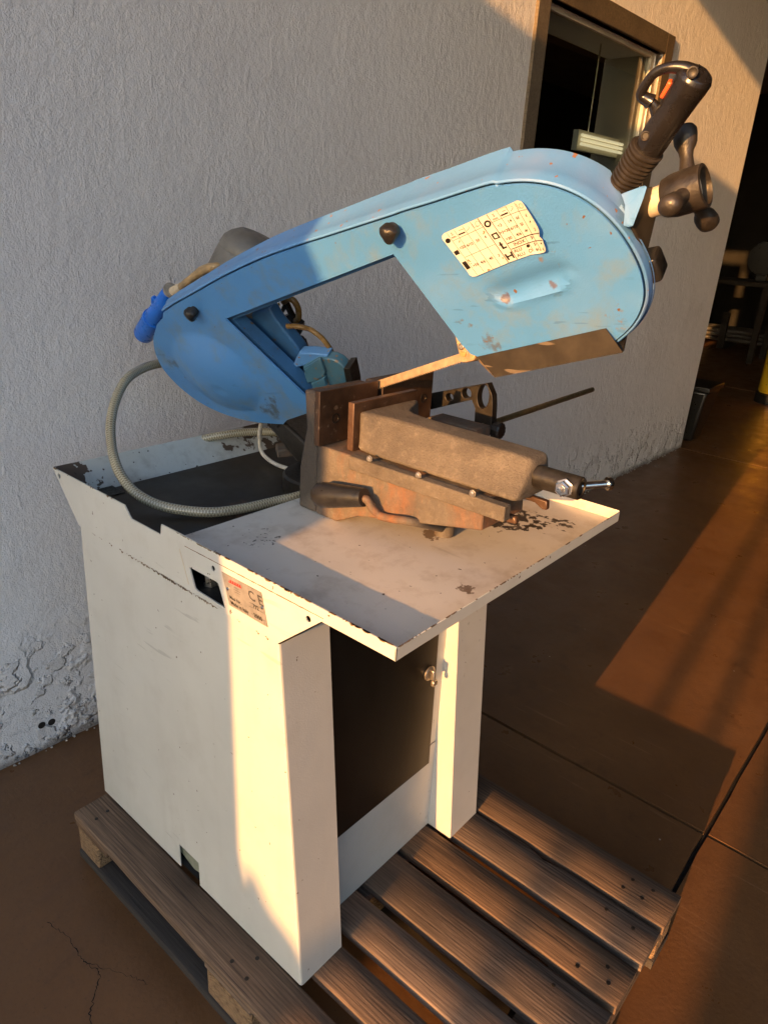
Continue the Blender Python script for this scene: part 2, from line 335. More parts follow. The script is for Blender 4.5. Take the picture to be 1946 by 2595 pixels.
M_label = worn("cream_sticker", (0.66, 0.62, 0.55), 0.45, 0.72, (0.30, 0.18, 0.09), 0.5, (0.46, 0.34, 0.20), 0.05).m
M_ink = simple("black_ink", (0.010, 0.008, 0.006), 0.5, 0, 0.2, 40)
M_inkred = simple("red_ink", (0.42, 0.03, 0.025), 0.5, 0, 0.2, 40)
M_inkgrey = simple("grey_ink", (0.06, 0.055, 0.05), 0.5, 0, 0.2, 40)
M_nameplate = simple("aluminium_name_plate", (0.36, 0.33, 0.29), 0.42, 0.55, 0.15, 80)

# ------------------------------------------------------------------ mesh helpers
def link(o, parent=None):
    col.objects.link(o)
    if parent is not None: o.parent = parent
    return o
def base_of(p):
    v = Vector((0, 0, 0))
    while p is not None: v += p.location; p = p.parent
    return v
def mesh(name, V, Fc, mat, parent=None, smooth=None, bevel=0, seg=2, uvs=None, kind=None):
    off = base_of(parent)
    me = bpy.data.meshes.new(name)
    me.from_pydata([tuple(Vector(v) - off) for v in V], [], Fc)
    bm = bmesh.new(); bm.from_mesh(me)
    if uvs is None: bmesh.ops.remove_doubles(bm, verts=bm.verts, dist=1e-6)
    bmesh.ops.recalc_face_normals(bm, faces=bm.faces); bm.to_mesh(me); bm.free()
    if uvs is not None:
        ul = me.uv_layers.new(name="UVMap")
        for p in me.polygons:
            us = [uvs[me.loops[i].vertex_index][0] for i in p.loop_indices]
            wrap = max(us) - min(us) > 0.5
            for i in p.loop_indices:
                u, v = uvs[me.loops[i].vertex_index]
                ul.data[i].uv = (u + 1 if wrap and u < 0.5 else u, v)
    me.materials.append(mat)
    if smooth:
        me.shade_smooth(); me.set_sharp_from_angle(angle=R(smooth))
    o = bpy.data.objects.new(name, me); link(o, parent)
    if bevel:
        b = o.modifiers.new("bevel", 'BEVEL'); b.width = bevel; b.segments = seg; b.limit_method = 'ANGLE'; b.angle_limit = R(35)
        if not smooth: me.shade_smooth(); me.set_sharp_from_angle(angle=R(50))
    if kind: o["kind"] = kind
    return o
class G:
    """gathers shapes for one part"""
    def __init__(s): s.V = []; s.F = []
    def add(s, V, Fc):
        n = len(s.V); s.V += [Vector(v) for v in V]; s.F += [[i + n for i in f] for f in Fc]; return s
    def box(s, x0, x1, y0, y1, z0, z1_):
        V = [(x, y, z) for x in (x0, x1) for y in (y0, y1) for z in (z0, z1_)]
        return s.add(V, [(0, 1, 3, 2), (4, 6, 7, 5), (0, 4, 5, 1), (2, 3, 7, 6), (0, 2, 6, 4), (1, 5, 7, 3)])
    def prism(s, P, d):
        P = [Vector(p) for p in P]; n = len(P); d = Vector(d)
        return s.add(P + [p + d for p in P], [list(range(n))[::-1], [i + n for i in range(n)]] + [[i, (i + 1) % n, (i + 1) % n + n, i + n] for i in range(n)])
    def loft(s, A, B, cap=True):
        n = len(A)
        return s.add(list(A) + list(B), [[i, (i + 1) % n, (i + 1) % n + n, i + n] for i in range(n)] + ([list(range(n))[::-1], [i + n for i in range(n)]] if cap else []))
    def rings(s, Rg, cap=True, closed=True):
        n = len(Rg[0]); V = [p for r in Rg for p in r]; Fc = []
        for k in range(len(Rg) - 1):
            for i in range(n if closed else n - 1):
                j = (i + 1) % n; Fc.append([k * n + i, k * n + j, (k + 1) * n + j, (k + 1) * n + i])
        if cap: Fc += [list(range(n))[::-1], [(len(Rg) - 1) * n + i for i in range(n)]]
        return s.add(V, Fc)
    def lathe(s, P, d, prof, seg=20, u=None, sx=1.0):
        P = Vector(P); d = Vector(d).normalized()
        u = (Vector(u) if u is not None else (Vector((0, 0, 1)) if abs(d.z) < 0.9 else Vector((1, 0, 0))))
        u = (u - d * u.dot(d)).normalized(); v = d.cross(u)
        return s.rings([[P + d * t + (u * math.cos(2 * math.pi * i / seg) + v * (sx * math.sin(2 * math.pi * i / seg))) * max(r, 1e-4) for i in range(seg)] for t, r in prof])
    def tube(s, path, rad, seg=14):
        path = [Vector(p) for p in path]; n = len(path); Rg = []; uv = []; L = 0
        t0 = (path[1] - path[0]).normalized(); u = t0.orthogonal().normalized()
        for i, p in enumerate(path):
            t = (path[min(i + 1, n - 1)] - path[max(i - 1, 0)]).normalized()
            u = (u - t * u.dot(t)).normalized(); v = t.cross(u)
            r = rad(i / (n - 1)) if callable(rad) else rad
            if i: L += (p - path[i - 1]).length
            Rg.append([p + (u * math.cos(2 * math.pi * k / seg) + v * math.sin(2 * math.pi * k / seg)) * r for k in range(seg)])
            uv += [(k / seg, L) for k in range(seg)]
        s.uv = uv; return s.rings(Rg)
    def make(s, name, mat, parent=None, **kw): return mesh(name, s.V, s.F, mat, parent, **kw)
def spline(P, n=8):
    P = [Vector(p) for p in P]; out = []
    for i in range(len(P) - 1):
        a, b, c, d = P[max(i - 1, 0)], P[i], P[i + 1], P[min(i + 2, len(P) - 1)]
        for k in range(n):
            t = k / n
            out.append(0.5 * ((2 * b) + (c - a) * t + (2 * a - 5 * b + 4 * c - d) * t * t + (3 * b - a - 3 * c + d) * t ** 3))
    out.append(P[-1]); return out
def inside(p, poly):
    r = False; j = len(poly) - 1
    for i in range(len(poly)):
        a, b = poly[i], poly[j]
        if (a[1] > p[1]) != (b[1] > p[1]) and p[0] < (b[0] - a[0]) * (p[1] - a[1]) / (b[1] - a[1]) + a[0]: r = not r
        j = i
    return r
def plate(outline, holes, to3, thick, grid=0, disp=None):
    """flat sheet with holes; to3(u,v,depth) gives the point; returns G"""
    V = [Vector(p) for p in outline]; E = [(i, (i + 1) % len(outline)) for i in range(len(outline))]
    for h in holes:
        n = len(V); V += [Vector(p) for p in h]; E += [(n + i, n + (i + 1) % len(h)) for i in range(len(h))]
    if grid:
        xs = [p[0] for p in outline]; ys = [p[1] for p in outline]
        x = min(xs)
        while x < max(xs):
            y = min(ys)
            while y < max(ys):
                if inside((x, y), outline) and all(not inside((x, y), h) for h in holes): V.append(Vector((x, y)))
                y += grid
            x += grid
    r = delaunay_2d_cdt([v.to_2d() for v in V], E, [], 0, 1e-7)
    vs_, fs = r[0], r[2]; keep = []
    for f in fs:
        c = sum((vs_[i] for i in f), Vector((0, 0))) / len(f)
        if inside(c, outline) and not any(inside(c, h) for h in holes): keep.append(list(f))
    g = G(); dd = disp or (lambda u, v: 0.0); n = len(vs_)
    V3 = [to3(p[0], p[1], -dd(p[0], p[1])) for p in vs_] + [to3(p[0], p[1], thick - dd(p[0], p[1])) for p in vs_]
    Fc = keep + [[i + n for i in f][::-1] for f in keep]
    cnt = {}
    for f in keep:
        for i in range(len(f)):
            e = (f[i], f[(i + 1) % len(f)]); cnt[e] = 1
    for (a, b) in list(cnt):
        if (b, a) not in cnt: Fc.append([b, a, a + n, b + n])
    g.add(V3, Fc); return g
def rrect(u0, u1, v0, v1, r, n=4):
    out = []
    for (cx, cy, a0) in ((u1 - r, v1 - r, 0), (u0 + r, v1 - r, 90), (u0 + r, v0 + r, 180), (u1 - r, v0 + r, 270)):
        for k in range(n + 1):
            t = R(a0 + 90 * k / n); out.append((cx + r * math.cos(t), cy + r * math.sin(t)))
    return out
def circ(u, v, r, n=12, ry=None): return [(u + r * math.cos(2 * math.pi * i / n), v + (ry or r) * math.sin(2 * math.pi * i / n)) for i in range(n)]
def empty(name, loc, label, cat, group=None):
    o = bpy.data.objects.new(name, None); o.location = loc; col.objects.link(o)
    o.empty_display_size = 0.05
    return tag(o, label, cat, group)
def tag(o, label, cat, group=None):
    o["label"] = label; o["category"] = cat
    if group: o["group"] = group
    return o
_tc = {}
def text2d(sx):
    if sx not in _tc:
        c = bpy.data.curves.new("t", 'FONT'); c.body = sx; c.size = 1; c.align_x = 'CENTER'; c.align_y = 'CENTER'; c.resolution_u = 2; c.offset = 0.018
        o = bpy.data.objects.new("t", c); col.objects.link(o)
        me = o.to_mesh(); _tc[sx] = ([v.co.copy() for v in me.vertices], [list(p.vertices) for p in me.polygons])
        o.to_mesh_clear(); bpy.data.objects.remove(o); bpy.data.curves.remove(c)
    return _tc[sx]

# ================================================================== SETTING
WX, WY, WYAW = 4.9733, 1.0031, -0.0301
WD = Vector((math.cos(WYAW), math.sin(WYAW), 0)); WN = Vector((-WD.y, WD.x, 0))      # WN points into the wall
WO = Vector((WX, WY, 0))
def WP(x, z, d=0.0):            # point on the wall face at world x, height z, depth d behind the face
    t = (x - WX) / WD.x; return WO + WD * t + WN * d + Vector((0, 0, z))
def onwall(q, d=0.0): return onp(q, WO + WN * d, WN)

# floor: slabs with recessed joints on a ground sheet
g = G(); g.add([(-60, -60, -0.012), (60, -60, -0.012), (60, 60, -0.012), (-60, 60, -0.012)], [(0, 1, 2, 3)])
M_joint = simple("joint_filler", (0.012, 0.009, 0.007), 0.9, 0, 0.4, 60, 0.5, 120)
ground = g.make("floor", M_joint, None); ground["kind"] = "structure"
def slab(x0, x1, y0, y1, gap=0.006):
    k = 0.004
    def edge(P, Q, n):
        out = []
        for i in range(n):
            t = i / n; p = Vector(P).lerp(Vector(Q), t)
            if 0 < i: p += Vector((noise.noise((p.x * 9, p.y * 9, 1)) , noise.noise((p.x * 9, p.y * 9, 5)))) * k
            out.append(p)
        return out
    a, b, c, d = (x0 + gap, y0 + gap), (x1 - gap, y0 + gap), (x1 - gap, y1 - gap), (x0 + gap, y1 - gap)
    n = 40 if max(x1 - x0, y1 - y0) < 8 else 2
    P = edge(a, b, n) + edge(b, c, n) + edge(c, d, n) + edge(d, a, n)
    G().prism([(p.x, p.y, -0.011) for p in P], (0, 0, 0.011)).make("slab", M_floor, ground)
JX, JY = 1.112, -0.437          # the crossing of two joints seen beside the pallet
XS = [-3.0, -1.9, JX, 4.95, 7.9, 14]; YS = [-14, -6.4, -3.4, JY, 2.6, 5.9, 12]
for i in range(len(XS) - 1):
    for j in range(len(YS) - 1): slab(XS[i], XS[i + 1], YS[j], YS[j + 1])
o = G().add([(-60, -60, -0.006), (-3.0, -60, -0.006), (-3.0, 60, -0.006), (-60, 60, -0.006)], [(0, 1, 2, 3)]).make("bounce_ground", simple("pale_bounce_concrete", (0.50, 0.48, 0.45), 0.9, 0, 0.15, 2)); o["kind"] = "structure"  # unseen pale ground added to bounce warm light onto the saw
M_crack = simple("crack_shadow", (0.006, 0.004, 0.003), 0.95)
def crack(Q, wd_):
    P = [on(z5(*q), 2, 0.0007) for q in Q]; D = []
    for i in range(len(P) - 1):
        for j in range(6):
            p = P[i].lerp(P[i + 1], j / 6); D.append(p + Vector((random.uniform(-.0035, .0035), random.uniform(-.0035, .0035), 0)))
    D.append(P[-1]); g = G(); n = len(D)
    L = []; Rr = []
    for i, p in enumerate(D):
        t = (D[min(i + 1, n - 1)] - D[max(i - 1, 0)]).normalized(); s_ = Vector((-t.y, t.x, 0)) * wd_ * random.uniform(.3, 1.3)
        L.append(p - s_); Rr.append(p + s_)
    g.rings([L, Rr], cap=False, closed=False); g.make("crack", M_crack, ground)
crack([(-60, 850), (0, 890), (60, 950), (105, 1025), (135, 1060), (185, 1090), (202, 1120), (190, 1180), (165, 1250), (150, 1310), (155, 1400)], .0011)
crack([(135, 1060), (230, 1085), (330, 1120), (400, 1140), (440, 1165)], .0005)
# the stuccoed wall with its window opening
wx0, wx1, wz0, wz1 = 2.31, 3.425, 1.42, 2.375
wall = empty("wall", WP(1.0, 0), "rough white-washed stucco wall with a window, behind the saw", "wall")
def wallpt(u, v, d): return WP(u, v, d)
pl = plate([(-1.6, -0.01), (4.9733, -0.01), (4.9733, 3.7), (-1.6, 3.7)], [[(wx0, wz0), (wx1, wz0), (wx1, wz1), (wx0, wz1)]], wallpt, 0.30)
pl.make("stucco_face", M_stucco, wall)
# chipped plaster foot, small broken crumbs and two drilled holes
g = G()
for i in range(260):
    x = random.uniform(-0.9, 4.95); r = random.uniform(0.0015, 0.0055); p = WP(x, 0, -random.uniform(0.0, 0.012))
    z = random.uniform(0, 0.02)
    Rg = [[p + Vector((math.cos(a) * r * random.uniform(.6, 1.2), math.sin(a) * r * random.uniform(.5, 1.1), h * r)) for a in (0.3, 1.5, 2.9, 4.1, 5.3)] for h in (-0.2, 0.5, 0.9)]
    g.rings(Rg)
g.make("plaster_crumbs", M_plain, wall, kind="stuff")
for q in ((130.5, 1830), (105.5, 1838)):
    p = onwall(q); G().lathe(p - WN * 0.0015, WN, [(0, 0.011), (0.0005, 0.011), (0.002, 0.010)], 12).make("drilled_hole", M_void, wall)
# window: timber casing, painted sash, pane
win = bpy.data.objects.new("window", None); link(win, wall)
cw = 0.088
def casing(u0, u1, v0, v1):
    P = [WP(u0, v0, -0.014), WP(u1, v0, -0.014), WP(u1, v1, -0.014), WP(u0, v1, -0.014)]
    G().prism(P, WN * 0.05).make("casing", M_winwood, win, bevel=0.003)
casing(wx0 - cw, wx0, wz0 - cw, wz1 + cw); casing(wx1, wx1 + cw, wz0 - cw, wz1 + cw)
casing(wx0 + 0.002, wx1 - 0.002, wz1, wz1 + cw); casing(wx0 + 0.002, wx1 - 0.002, wz0 - cw, wz0)
M_sash = simple("cream_sash_paint", (0.62, 0.57, 0.45), 0.5, 0, 0.12, 8)
def sash(u0, u1, v0, v1, d0=0.040, d1=0.075):
    G().prism([WP(u0, v0, d0), WP(u1, v0, d0), WP(u1, v1, d0), WP(u0, v1, d0)], WN * (d1 - d0)).make("sash_bar", M_sash, win, bevel=0.004)
sash(wx0 + .001, wx0 + 0.02, wz0, wz1); sash(wx1 - 0.035, wx1 - .001, wz0, wz1)
sash(wx0 + 0.022, wx1 - 0.036, wz1 - 0.018, wz1 - .001); sash(wx0 + 0.052, wx1 - 0.036, wz0 + .001, wz0 + 0.05)
G().prism([WP(wx0 + 0.015, wz0 + 0.045, 0.056), WP(wx1 - 0.030, wz0 + 0.045, 0.056), WP(wx1 - 0.030, wz1 - 0.013, 0.056), WP(wx0 + 0.015, wz1 - 0.013, 0.056)], WN * 0.005).make("pane", M_glass, win)
# plastered reveal, proud of the raw opening by a few millimetres
M_rev = simple("cream_reveal_paint", (0.34, 0.31, 0.25), 0.7, 0, 0.1, 6)
for (u0, u1) in ((wx0 - .004, wx0 + .0), (wx1 + .0, wx1 + .004)):
    pass
G().prism([WP(wx1 - .0045, wz0, 0.078), WP(wx1 - .0005, wz0, 0.078), WP(wx1 - .0005, wz1, 0.078), WP(wx1 - .0045, wz1, 0.078)], WN * 0.24).make("reveal", M_rev, win)
# dark hall behind and beside the wall
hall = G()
hall.box(13.0, 13.2, -6, 5.99, -0.01, 3.7); hall.box(0.3, 13.0, -3.0, -2.8, -0.01, 3.7); hall.box(-1.6, -1.4, 1.60, 5.99, -0.01, 3.7)  # second box is unseen, added opposite to cut ambient light
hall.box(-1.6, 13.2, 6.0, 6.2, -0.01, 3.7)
o = hall.make("hall_and_shade_wall", M_hall); tag(o, "dark walls of the hall, and an unseen one opposite added to cut ambient light", "wall")
o = G().box(-0.4, 13.2, -7.0, 6.2, 3.705, 3.80).make("roof", M_roof); tag(o, "unseen flat boarded roof over the hall, its edge set to shape the skylight", "roof")  # unseen roof, cut back to shape the skylight
o = G().box(-2.10, -2.0, -4.0, 1.5, 3.69, 4.30).make("shade_beam", M_roof); tag(o, "thick unseen beam added to shade the top of the wall", "beam")  # unseen, added to shade the top of the wall
# what shades the place from the low sun: added unseen blockers, cut to shadow edges
LB = 3.4
def eff(y, z, L): return (-L, y - 0.10 * L, z + 0.176 * L)
blk = [(0.178, -0.5984), (0.184, 0.9), (0.212, 1.1), (0.226, 1.5), (0.30, 2.755), (0.90, 2.61), (1.35, 2.57), (1.35, -0.5984)]
o = G().prism([eff(y, z, LB) for y, z in blk], (-0.04, 0, 0)).make("shade_panel", M_plain)  # unseen panel added to cast the upright shade edge
tag(o, "tall pale unseen panel added beside the saw, cut to block the low sun", "door")
LF = 9.0
P = [(-0.03, -1.584), (-0.03, 0.20)] + [(0.06 * i - 0.03 + 0.06, 0.255 + 0.02 * math.sin(i * 1.3) + (0.09 if i == 2 else 0.0)) for i in range(14)] + [(1.6, 0.26), (1.6, -1.584)]
o = G().prism([eff(y, z, LF) for y, z in P], (-0.3, 0, 0)).make("shade_wall", M_plain); tag(o, "unseen low far wall with a bumpy top, added to block the low sun", "wall")  # unseen, added to shade the foot of the cabinet
o = G().prism([eff(y, z, LF) for y, z in [(-0.66, -1.584), (-0.66, 0.55), (-2.2, 0.6), (-2.2, -1.584)]], (-0.3, 0, 0)).make("shade_wall", M_plain); tag(o, "unseen low far wall with a plain top, added to block the low sun", "wall")  # unseen, added to shade the near floor
for y, lb in ((-0.285, "slim unseen post added for a floor shade stripe, nearer the bumpy wall"), (-0.468, "slim unseen post added for a floor shade stripe, nearer the plain wall")):
    p = eff(y, -1.584, 9.0)
    o = G().box(-9.02, -8.98, p[1] - 0.020, p[1] + 0.020, 0, 2.6).make("shade_post", M_blackmetal); tag(o, lb, "post")  # unseen posts added for the stripes of shade on the floor

# ---- things in the dark hall
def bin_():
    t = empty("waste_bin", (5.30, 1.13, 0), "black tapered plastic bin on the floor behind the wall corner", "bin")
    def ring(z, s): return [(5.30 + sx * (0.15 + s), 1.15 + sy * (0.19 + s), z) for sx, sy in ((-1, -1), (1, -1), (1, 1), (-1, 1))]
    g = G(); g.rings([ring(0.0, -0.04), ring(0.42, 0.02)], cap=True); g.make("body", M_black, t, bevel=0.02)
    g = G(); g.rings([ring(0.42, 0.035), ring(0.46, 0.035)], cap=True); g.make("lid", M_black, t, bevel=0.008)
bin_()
p = on(y3(1640, 860), 2, 0.0)
t = empty("yellow_bollard", (7.45, 0.95, 0), "scuffed yellow steel bollard on a dark foot in the hall", "bollard")
M_yel = worn("yellow_paint", (0.55, 0.33, 0.01), 0.45, 0.68, (0.05, 0.03, 0.02), 0.4, (0.20, 0.12, 0.02)).m
G().lathe((7.45, 0.95, 0.10), (0, 0, 1), [(0, .14), (0.02, .155), (0.9, .155), (0.95, .13), (0.97, 0.05)], 24).make("post", M_yel, t, smooth=40)
G().lathe((7.45, 0.95, 0), (0, 0, 1), [(0, .17), (0.09, .17), (0.10, .15)], 24).make("foot", M_black, t, smooth=40)
# crate of metal bars on the hall floor, dark boxes, bench with a black wheel
M_hallwood = simple("dusty_hall_wood", (0.016, 0.011, 0.007), 0.85, 0, 0.4, 6)
M_bar = simple("bright_bar_steel", (0.20, 0.19, 0.18), 0.35, 0.7, 0.2, 30)
bx = 11.2
t = empty("bar_crate", (bx, 1.9, 0), "low wooden crate of bright steel bars on the hall floor", "crate")
for y in (1.0, 1.75, 2.5, 3.2): G().box(bx - 0.25, bx + 0.45, y, y + 0.09, 0, 0.10).make("bearer", M_hallwood, t)
for y in (1.0, 1.75, 2.5, 3.2): G().box(bx - 0.28, bx - 0.22, y, y + 0.09, 0.102, 0.52).make("stake", M_hallwood, t)
for i in range(9):
    for j in range(3):
        yy = 0.75 + 0.05 * j
        G().lathe((bx - 0.16 + 0.06 * i, yy, 0.135 + 0.062 * j), (0, 1, 0), [(0, .028), (2.7, .028)], 8).make("bar", M_bar, t)
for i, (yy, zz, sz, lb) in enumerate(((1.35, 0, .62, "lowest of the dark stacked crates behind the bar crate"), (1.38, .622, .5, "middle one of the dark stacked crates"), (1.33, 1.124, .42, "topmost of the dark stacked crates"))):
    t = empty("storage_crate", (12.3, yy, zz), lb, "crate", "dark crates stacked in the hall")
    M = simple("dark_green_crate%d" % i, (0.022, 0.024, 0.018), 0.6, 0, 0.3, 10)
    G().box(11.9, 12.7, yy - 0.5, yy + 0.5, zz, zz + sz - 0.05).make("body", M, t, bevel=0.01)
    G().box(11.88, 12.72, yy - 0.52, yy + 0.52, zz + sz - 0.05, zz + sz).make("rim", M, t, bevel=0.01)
t = empty("work_bench", (10.2, 1.95, 0), "brown work bench with a plank top in the dark hall", "bench")
G().box(9.8, 10.6, 1.72, 3.4, 0.98, 1.04).make("bench_top", M_hallwood, t, bevel=0.005)
for y in (1.80, 3.3):
    for x in (9.85, 10.5): G().box(x, x + .07, y, y + .07, 0, 0.978).make("leg", M_hallwood, t)
t = empty("grinder", (10.0, 1.95, 1.04), "black bench grinder with a big round guard on the bench", "grinder")
G().lathe((9.85, 1.95, 1.33), (1, 0, 0), [(0, .05), (0.005, .2), (0.12, .22), (0.125, .06)], 28).make("wheel_guard", M_black, t, smooth=40)
G().box(9.9, 10.3, 1.87, 2.03, 1.04, 1.3).make("pedestal", M_black, t, bevel=0.02)
# glowing tubes added behind the pane for the bright reflected band
def glow_tubes():
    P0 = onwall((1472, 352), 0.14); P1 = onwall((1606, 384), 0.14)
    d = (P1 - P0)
    t = empty("glow_band", P0, "glowing white tubes added behind the window pane for its bright reflected band", "glowing band")
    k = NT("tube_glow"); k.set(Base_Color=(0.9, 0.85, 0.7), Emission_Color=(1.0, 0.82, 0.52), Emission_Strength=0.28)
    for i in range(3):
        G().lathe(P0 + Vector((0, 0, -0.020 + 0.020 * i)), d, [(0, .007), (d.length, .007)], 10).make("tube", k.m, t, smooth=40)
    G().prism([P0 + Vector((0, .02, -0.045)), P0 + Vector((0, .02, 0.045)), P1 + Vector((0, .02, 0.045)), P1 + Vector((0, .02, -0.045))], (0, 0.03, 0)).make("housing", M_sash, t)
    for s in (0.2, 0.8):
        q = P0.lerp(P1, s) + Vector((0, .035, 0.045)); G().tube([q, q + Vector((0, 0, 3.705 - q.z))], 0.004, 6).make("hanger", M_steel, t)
glow_tubes()

# ================================================================== PALLET
PX0, PX1, PYF, PYB = -0.0876, 0.7255, -0.4768, 0.7225
pal = empty("pallet", ((PX0 + PX1) / 2, (PYF + PYB) / 2, 0), "weathered wooden pallet under the band saw", "pallet")
def board(x0, x1, y0, y1, z0, z1_, mat, name="deck_board", seed=0, notch=None):
    """board along y with uneven long edges, slight cup and rounded arrises"""
    n = 26; Rg = []; rr = random.Random(seed)
    for i in range(n + 1):
        t = i / n; y = y0 + (y1 - y0) * t
        wl = 0.003 * noise.noise((seed * 3.1, y * 3.0, 0)) + 0.0012 * noise.noise((seed, y * 22, 2))
        wr = 0.003 * noise.noise((seed * 5.7, y * 3.0, 4)) + 0.0012 * noise.noise((seed, y * 22, 7))
        zz = 0.0014 * noise.noise((seed * 2.3, y * 4, 9))
        if notch and abs(y - notch[0]) < notch[1]: wr -= notch[2] * math.cos((y - notch[0]) / notch[1] * math.pi / 2)
        yl = y + (rr.uniform(-.003, .003) if i in (0, n) else 0)
        r = 0.0035; a, b = x0 + wl, x1 + wr; m = (a + b) / 2
        top = z1_ + min(zz, 0)
        Rg.append([(a, yl, z0), (a, yl, top - r), (a + r * .4, yl, top - r * .4), (a + r, yl, top), (m, yl + rr.uniform(-.001, .001), top - 0.001), (b - r, yl, top), (b - r * .4, yl, top - r * .4), (b, yl, top - r), (b, yl, z0)])
    return G().rings(Rg).make(name, mat, pal, smooth=50)
TOPB = [(PX0, -0.0005), (0.036, 0.115), (0.146, 0.230), (0.257, 0.367), (0.386, 0.483), (0.503, 0.603), (0.615, PX1)]
for i, (a, b) in enumerate(TOPB):
    board(a, b, PYF + random.uniform(-.004, .006), PYB + random.uniform(-.006, .004), 0.1222, 0.1440, M_wood, seed=i + 3, notch=((-0.215, 0.03, 0.016) if i == 5 else None))
for i, y in enumerate((PYF + 0.004, 0.05, PYB - 0.149)):
    G().box(PX0 + .002, PX1 - .002, y, y + 0.145, 0.1002, 0.1220).make("stringer_board", M_wood, pal, bevel=0.002)
for x0 in (PX0 + 0.001, 0.2675, PX1 - 0.101):
    for y in (PYF + 0.004, 0.05, PYB - 0.1):
        yl = 0.098 if y > 0.3 else 0.145
        G().box(x0 + 0.002, x0 + 0.098, y + 0.002, y + yl - 0.004, 0.0222, 0.1000).make("block", M_chip, pal, bevel=0.006)
    g = board(x0, x0 + 0.1, PYF + .003, PYB - .003, 0.0, 0.022, M_wooddark, "runner_board", seed=int(x0 * 100) + 50)
k = 0
for i, (a, b) in enumerate(TOPB):
    for y in (PYF + 0.05, PYF + 0.10, 0.10, 0.15, PYB - 0.05):
        for fx in (0.3, 0.7):
            if random.random() < 0.25: continue
            x = a + (b - a) * fx + random.uniform(-.008, .008); yy = y + random.uniform(-.02, .02)
            G().lathe((x, yy, 0.1426), (0, 0, 1), [(0, .0045), (0.0014, .0045), (0.0018, .002)], 8).make("nail", M_blackmetal, pal)

# ================================================================== BAND SAW
saw = empty("band_saw", (0.30, 0.36, 0.144), "blue and white metal band saw with raised bow standing on the pallet", "band saw")
ZB = 0.1445
w1x, w2x, w3x = 0.1132, 0.4892, 0.6035
DB, DT, ZT, YT = 0.728, 0.6873, 0.8925, 0.0612
TZ, PZ = 1.001, 0.979
TX, TYF, TYB = 0.7043, -0.1757, 0.7758
fy = lambda z: YT * (z - ZB) / (ZT - ZB)          # the front leans back towards the top
by = lambda z: DB + (DT - DB) * (z - ZB) / (ZT - ZB)
# --- cabinet shell
e = 0.004
g = plate([(e, ZB), (0.3256, ZB), (0.3256, 0.212), (0.398, 0.212), (0.398, ZB), (DB, ZB), (DT, ZT), (YT + e, ZT)], [], lambda u, v, d: Vector((d, u, v)), 0.002)
def strip(g, A, B): g.add([A[0], A[1], B[1], B[0]], [(0, 1, 2, 3)])
prof = [(0, e), (0.0012, 0.0012), (e, 0), (w1x - 0.002, 0), (w1x, 0.002), (w1x, 0.074)]
for i in range(len(prof) - 1):
    (xa, ya), (xb, yb) = prof[i], prof[i + 1]
    ta = fy(ZT) + ya if i < 5 else 0.0; 
    lo = lambda x, y: (x, y, ZB); hi = lambda x, y: (x, (fy(ZT) + y) if y < 0.05 else 0.084, ZT)
    g.add([lo(xa, ya), lo(xb, yb), hi(xb, yb), hi(xa, ya)], [(0, 1, 2, 3)])
g.make("side_panel", M_white, saw, smooth=40)
# front faces with a coarser finish get their own skin 1 mm proud of the fold
g = G().add([(e, -.0006, ZB), (w1x - .002, -.0006, ZB), (w1x - .002, fy(ZT) - .0006, ZT), (e, fy(ZT) - .0006, ZT)], [(0, 1, 2, 3)])
g.make("front_post", M_whitetex, saw)
g = G(); P = [(w2x, 0.074), (w2x, 0.002), (w2x + .002, 0), (w3x - .003, 0), (w3x, .003), (w3x, DB)]
for i in range(5):
    (xa, ya), (xb, yb) = P[i], P[i + 1]
    hi = lambda x, y: (x, (fy(ZT) + y) if y < 0.05 else (0.084 if y < 0.1 else DT), 0.9755)
    g.add([(xa, ya, ZB), (xb, yb, ZB), hi(xb, yb), hi(xa, ya)], [(0, 1, 2, 3)])
g.make("front_post", M_whitetex, saw, smooth=40)
G().box(w1x - .02, w2x + .01, 0.0683, 0.0705, ZB, 0.40).make("front_panel", M_whitetex, saw)
G().box(w1x - .02, 0.1300, 0.0720, 0.0745, 0.402, 0.95).make("door_jamb", M_white, saw)
G().box(0.4535, w2x + .012, 0.0700, 0.0745, 0.402, 0.95).make("door_jamb", M_white, saw)
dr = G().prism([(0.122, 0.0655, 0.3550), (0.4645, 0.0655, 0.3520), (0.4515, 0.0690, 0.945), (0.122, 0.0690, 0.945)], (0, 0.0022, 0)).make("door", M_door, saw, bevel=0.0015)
hp = on(y2(1120, 655), 1, 0.064); G().lathe((hp.x, 0.0655, hp.z), (0, -1, 0), [(0, .017), (.003, .017), (.005, .0145), (.0055, .011), (.004, .0095)], 24).make("lock_rosette", M_steel, dr, smooth=40)
g = G().box(hp.x - .003, hp.x + .003, .051, .0615, hp.z - .015, hp.z + .012); g.box(hp.x - .002, hp.x + .013, .049, .059, hp.z - .030, hp.z - .016)
g.make("lock_handle", M_steel, dr, bevel=0.003)
G().box(0.126, 0.138, 0.058, 0.0653, 0.90, 0.925).make("hinge", M_white, dr, bevel=0.002)
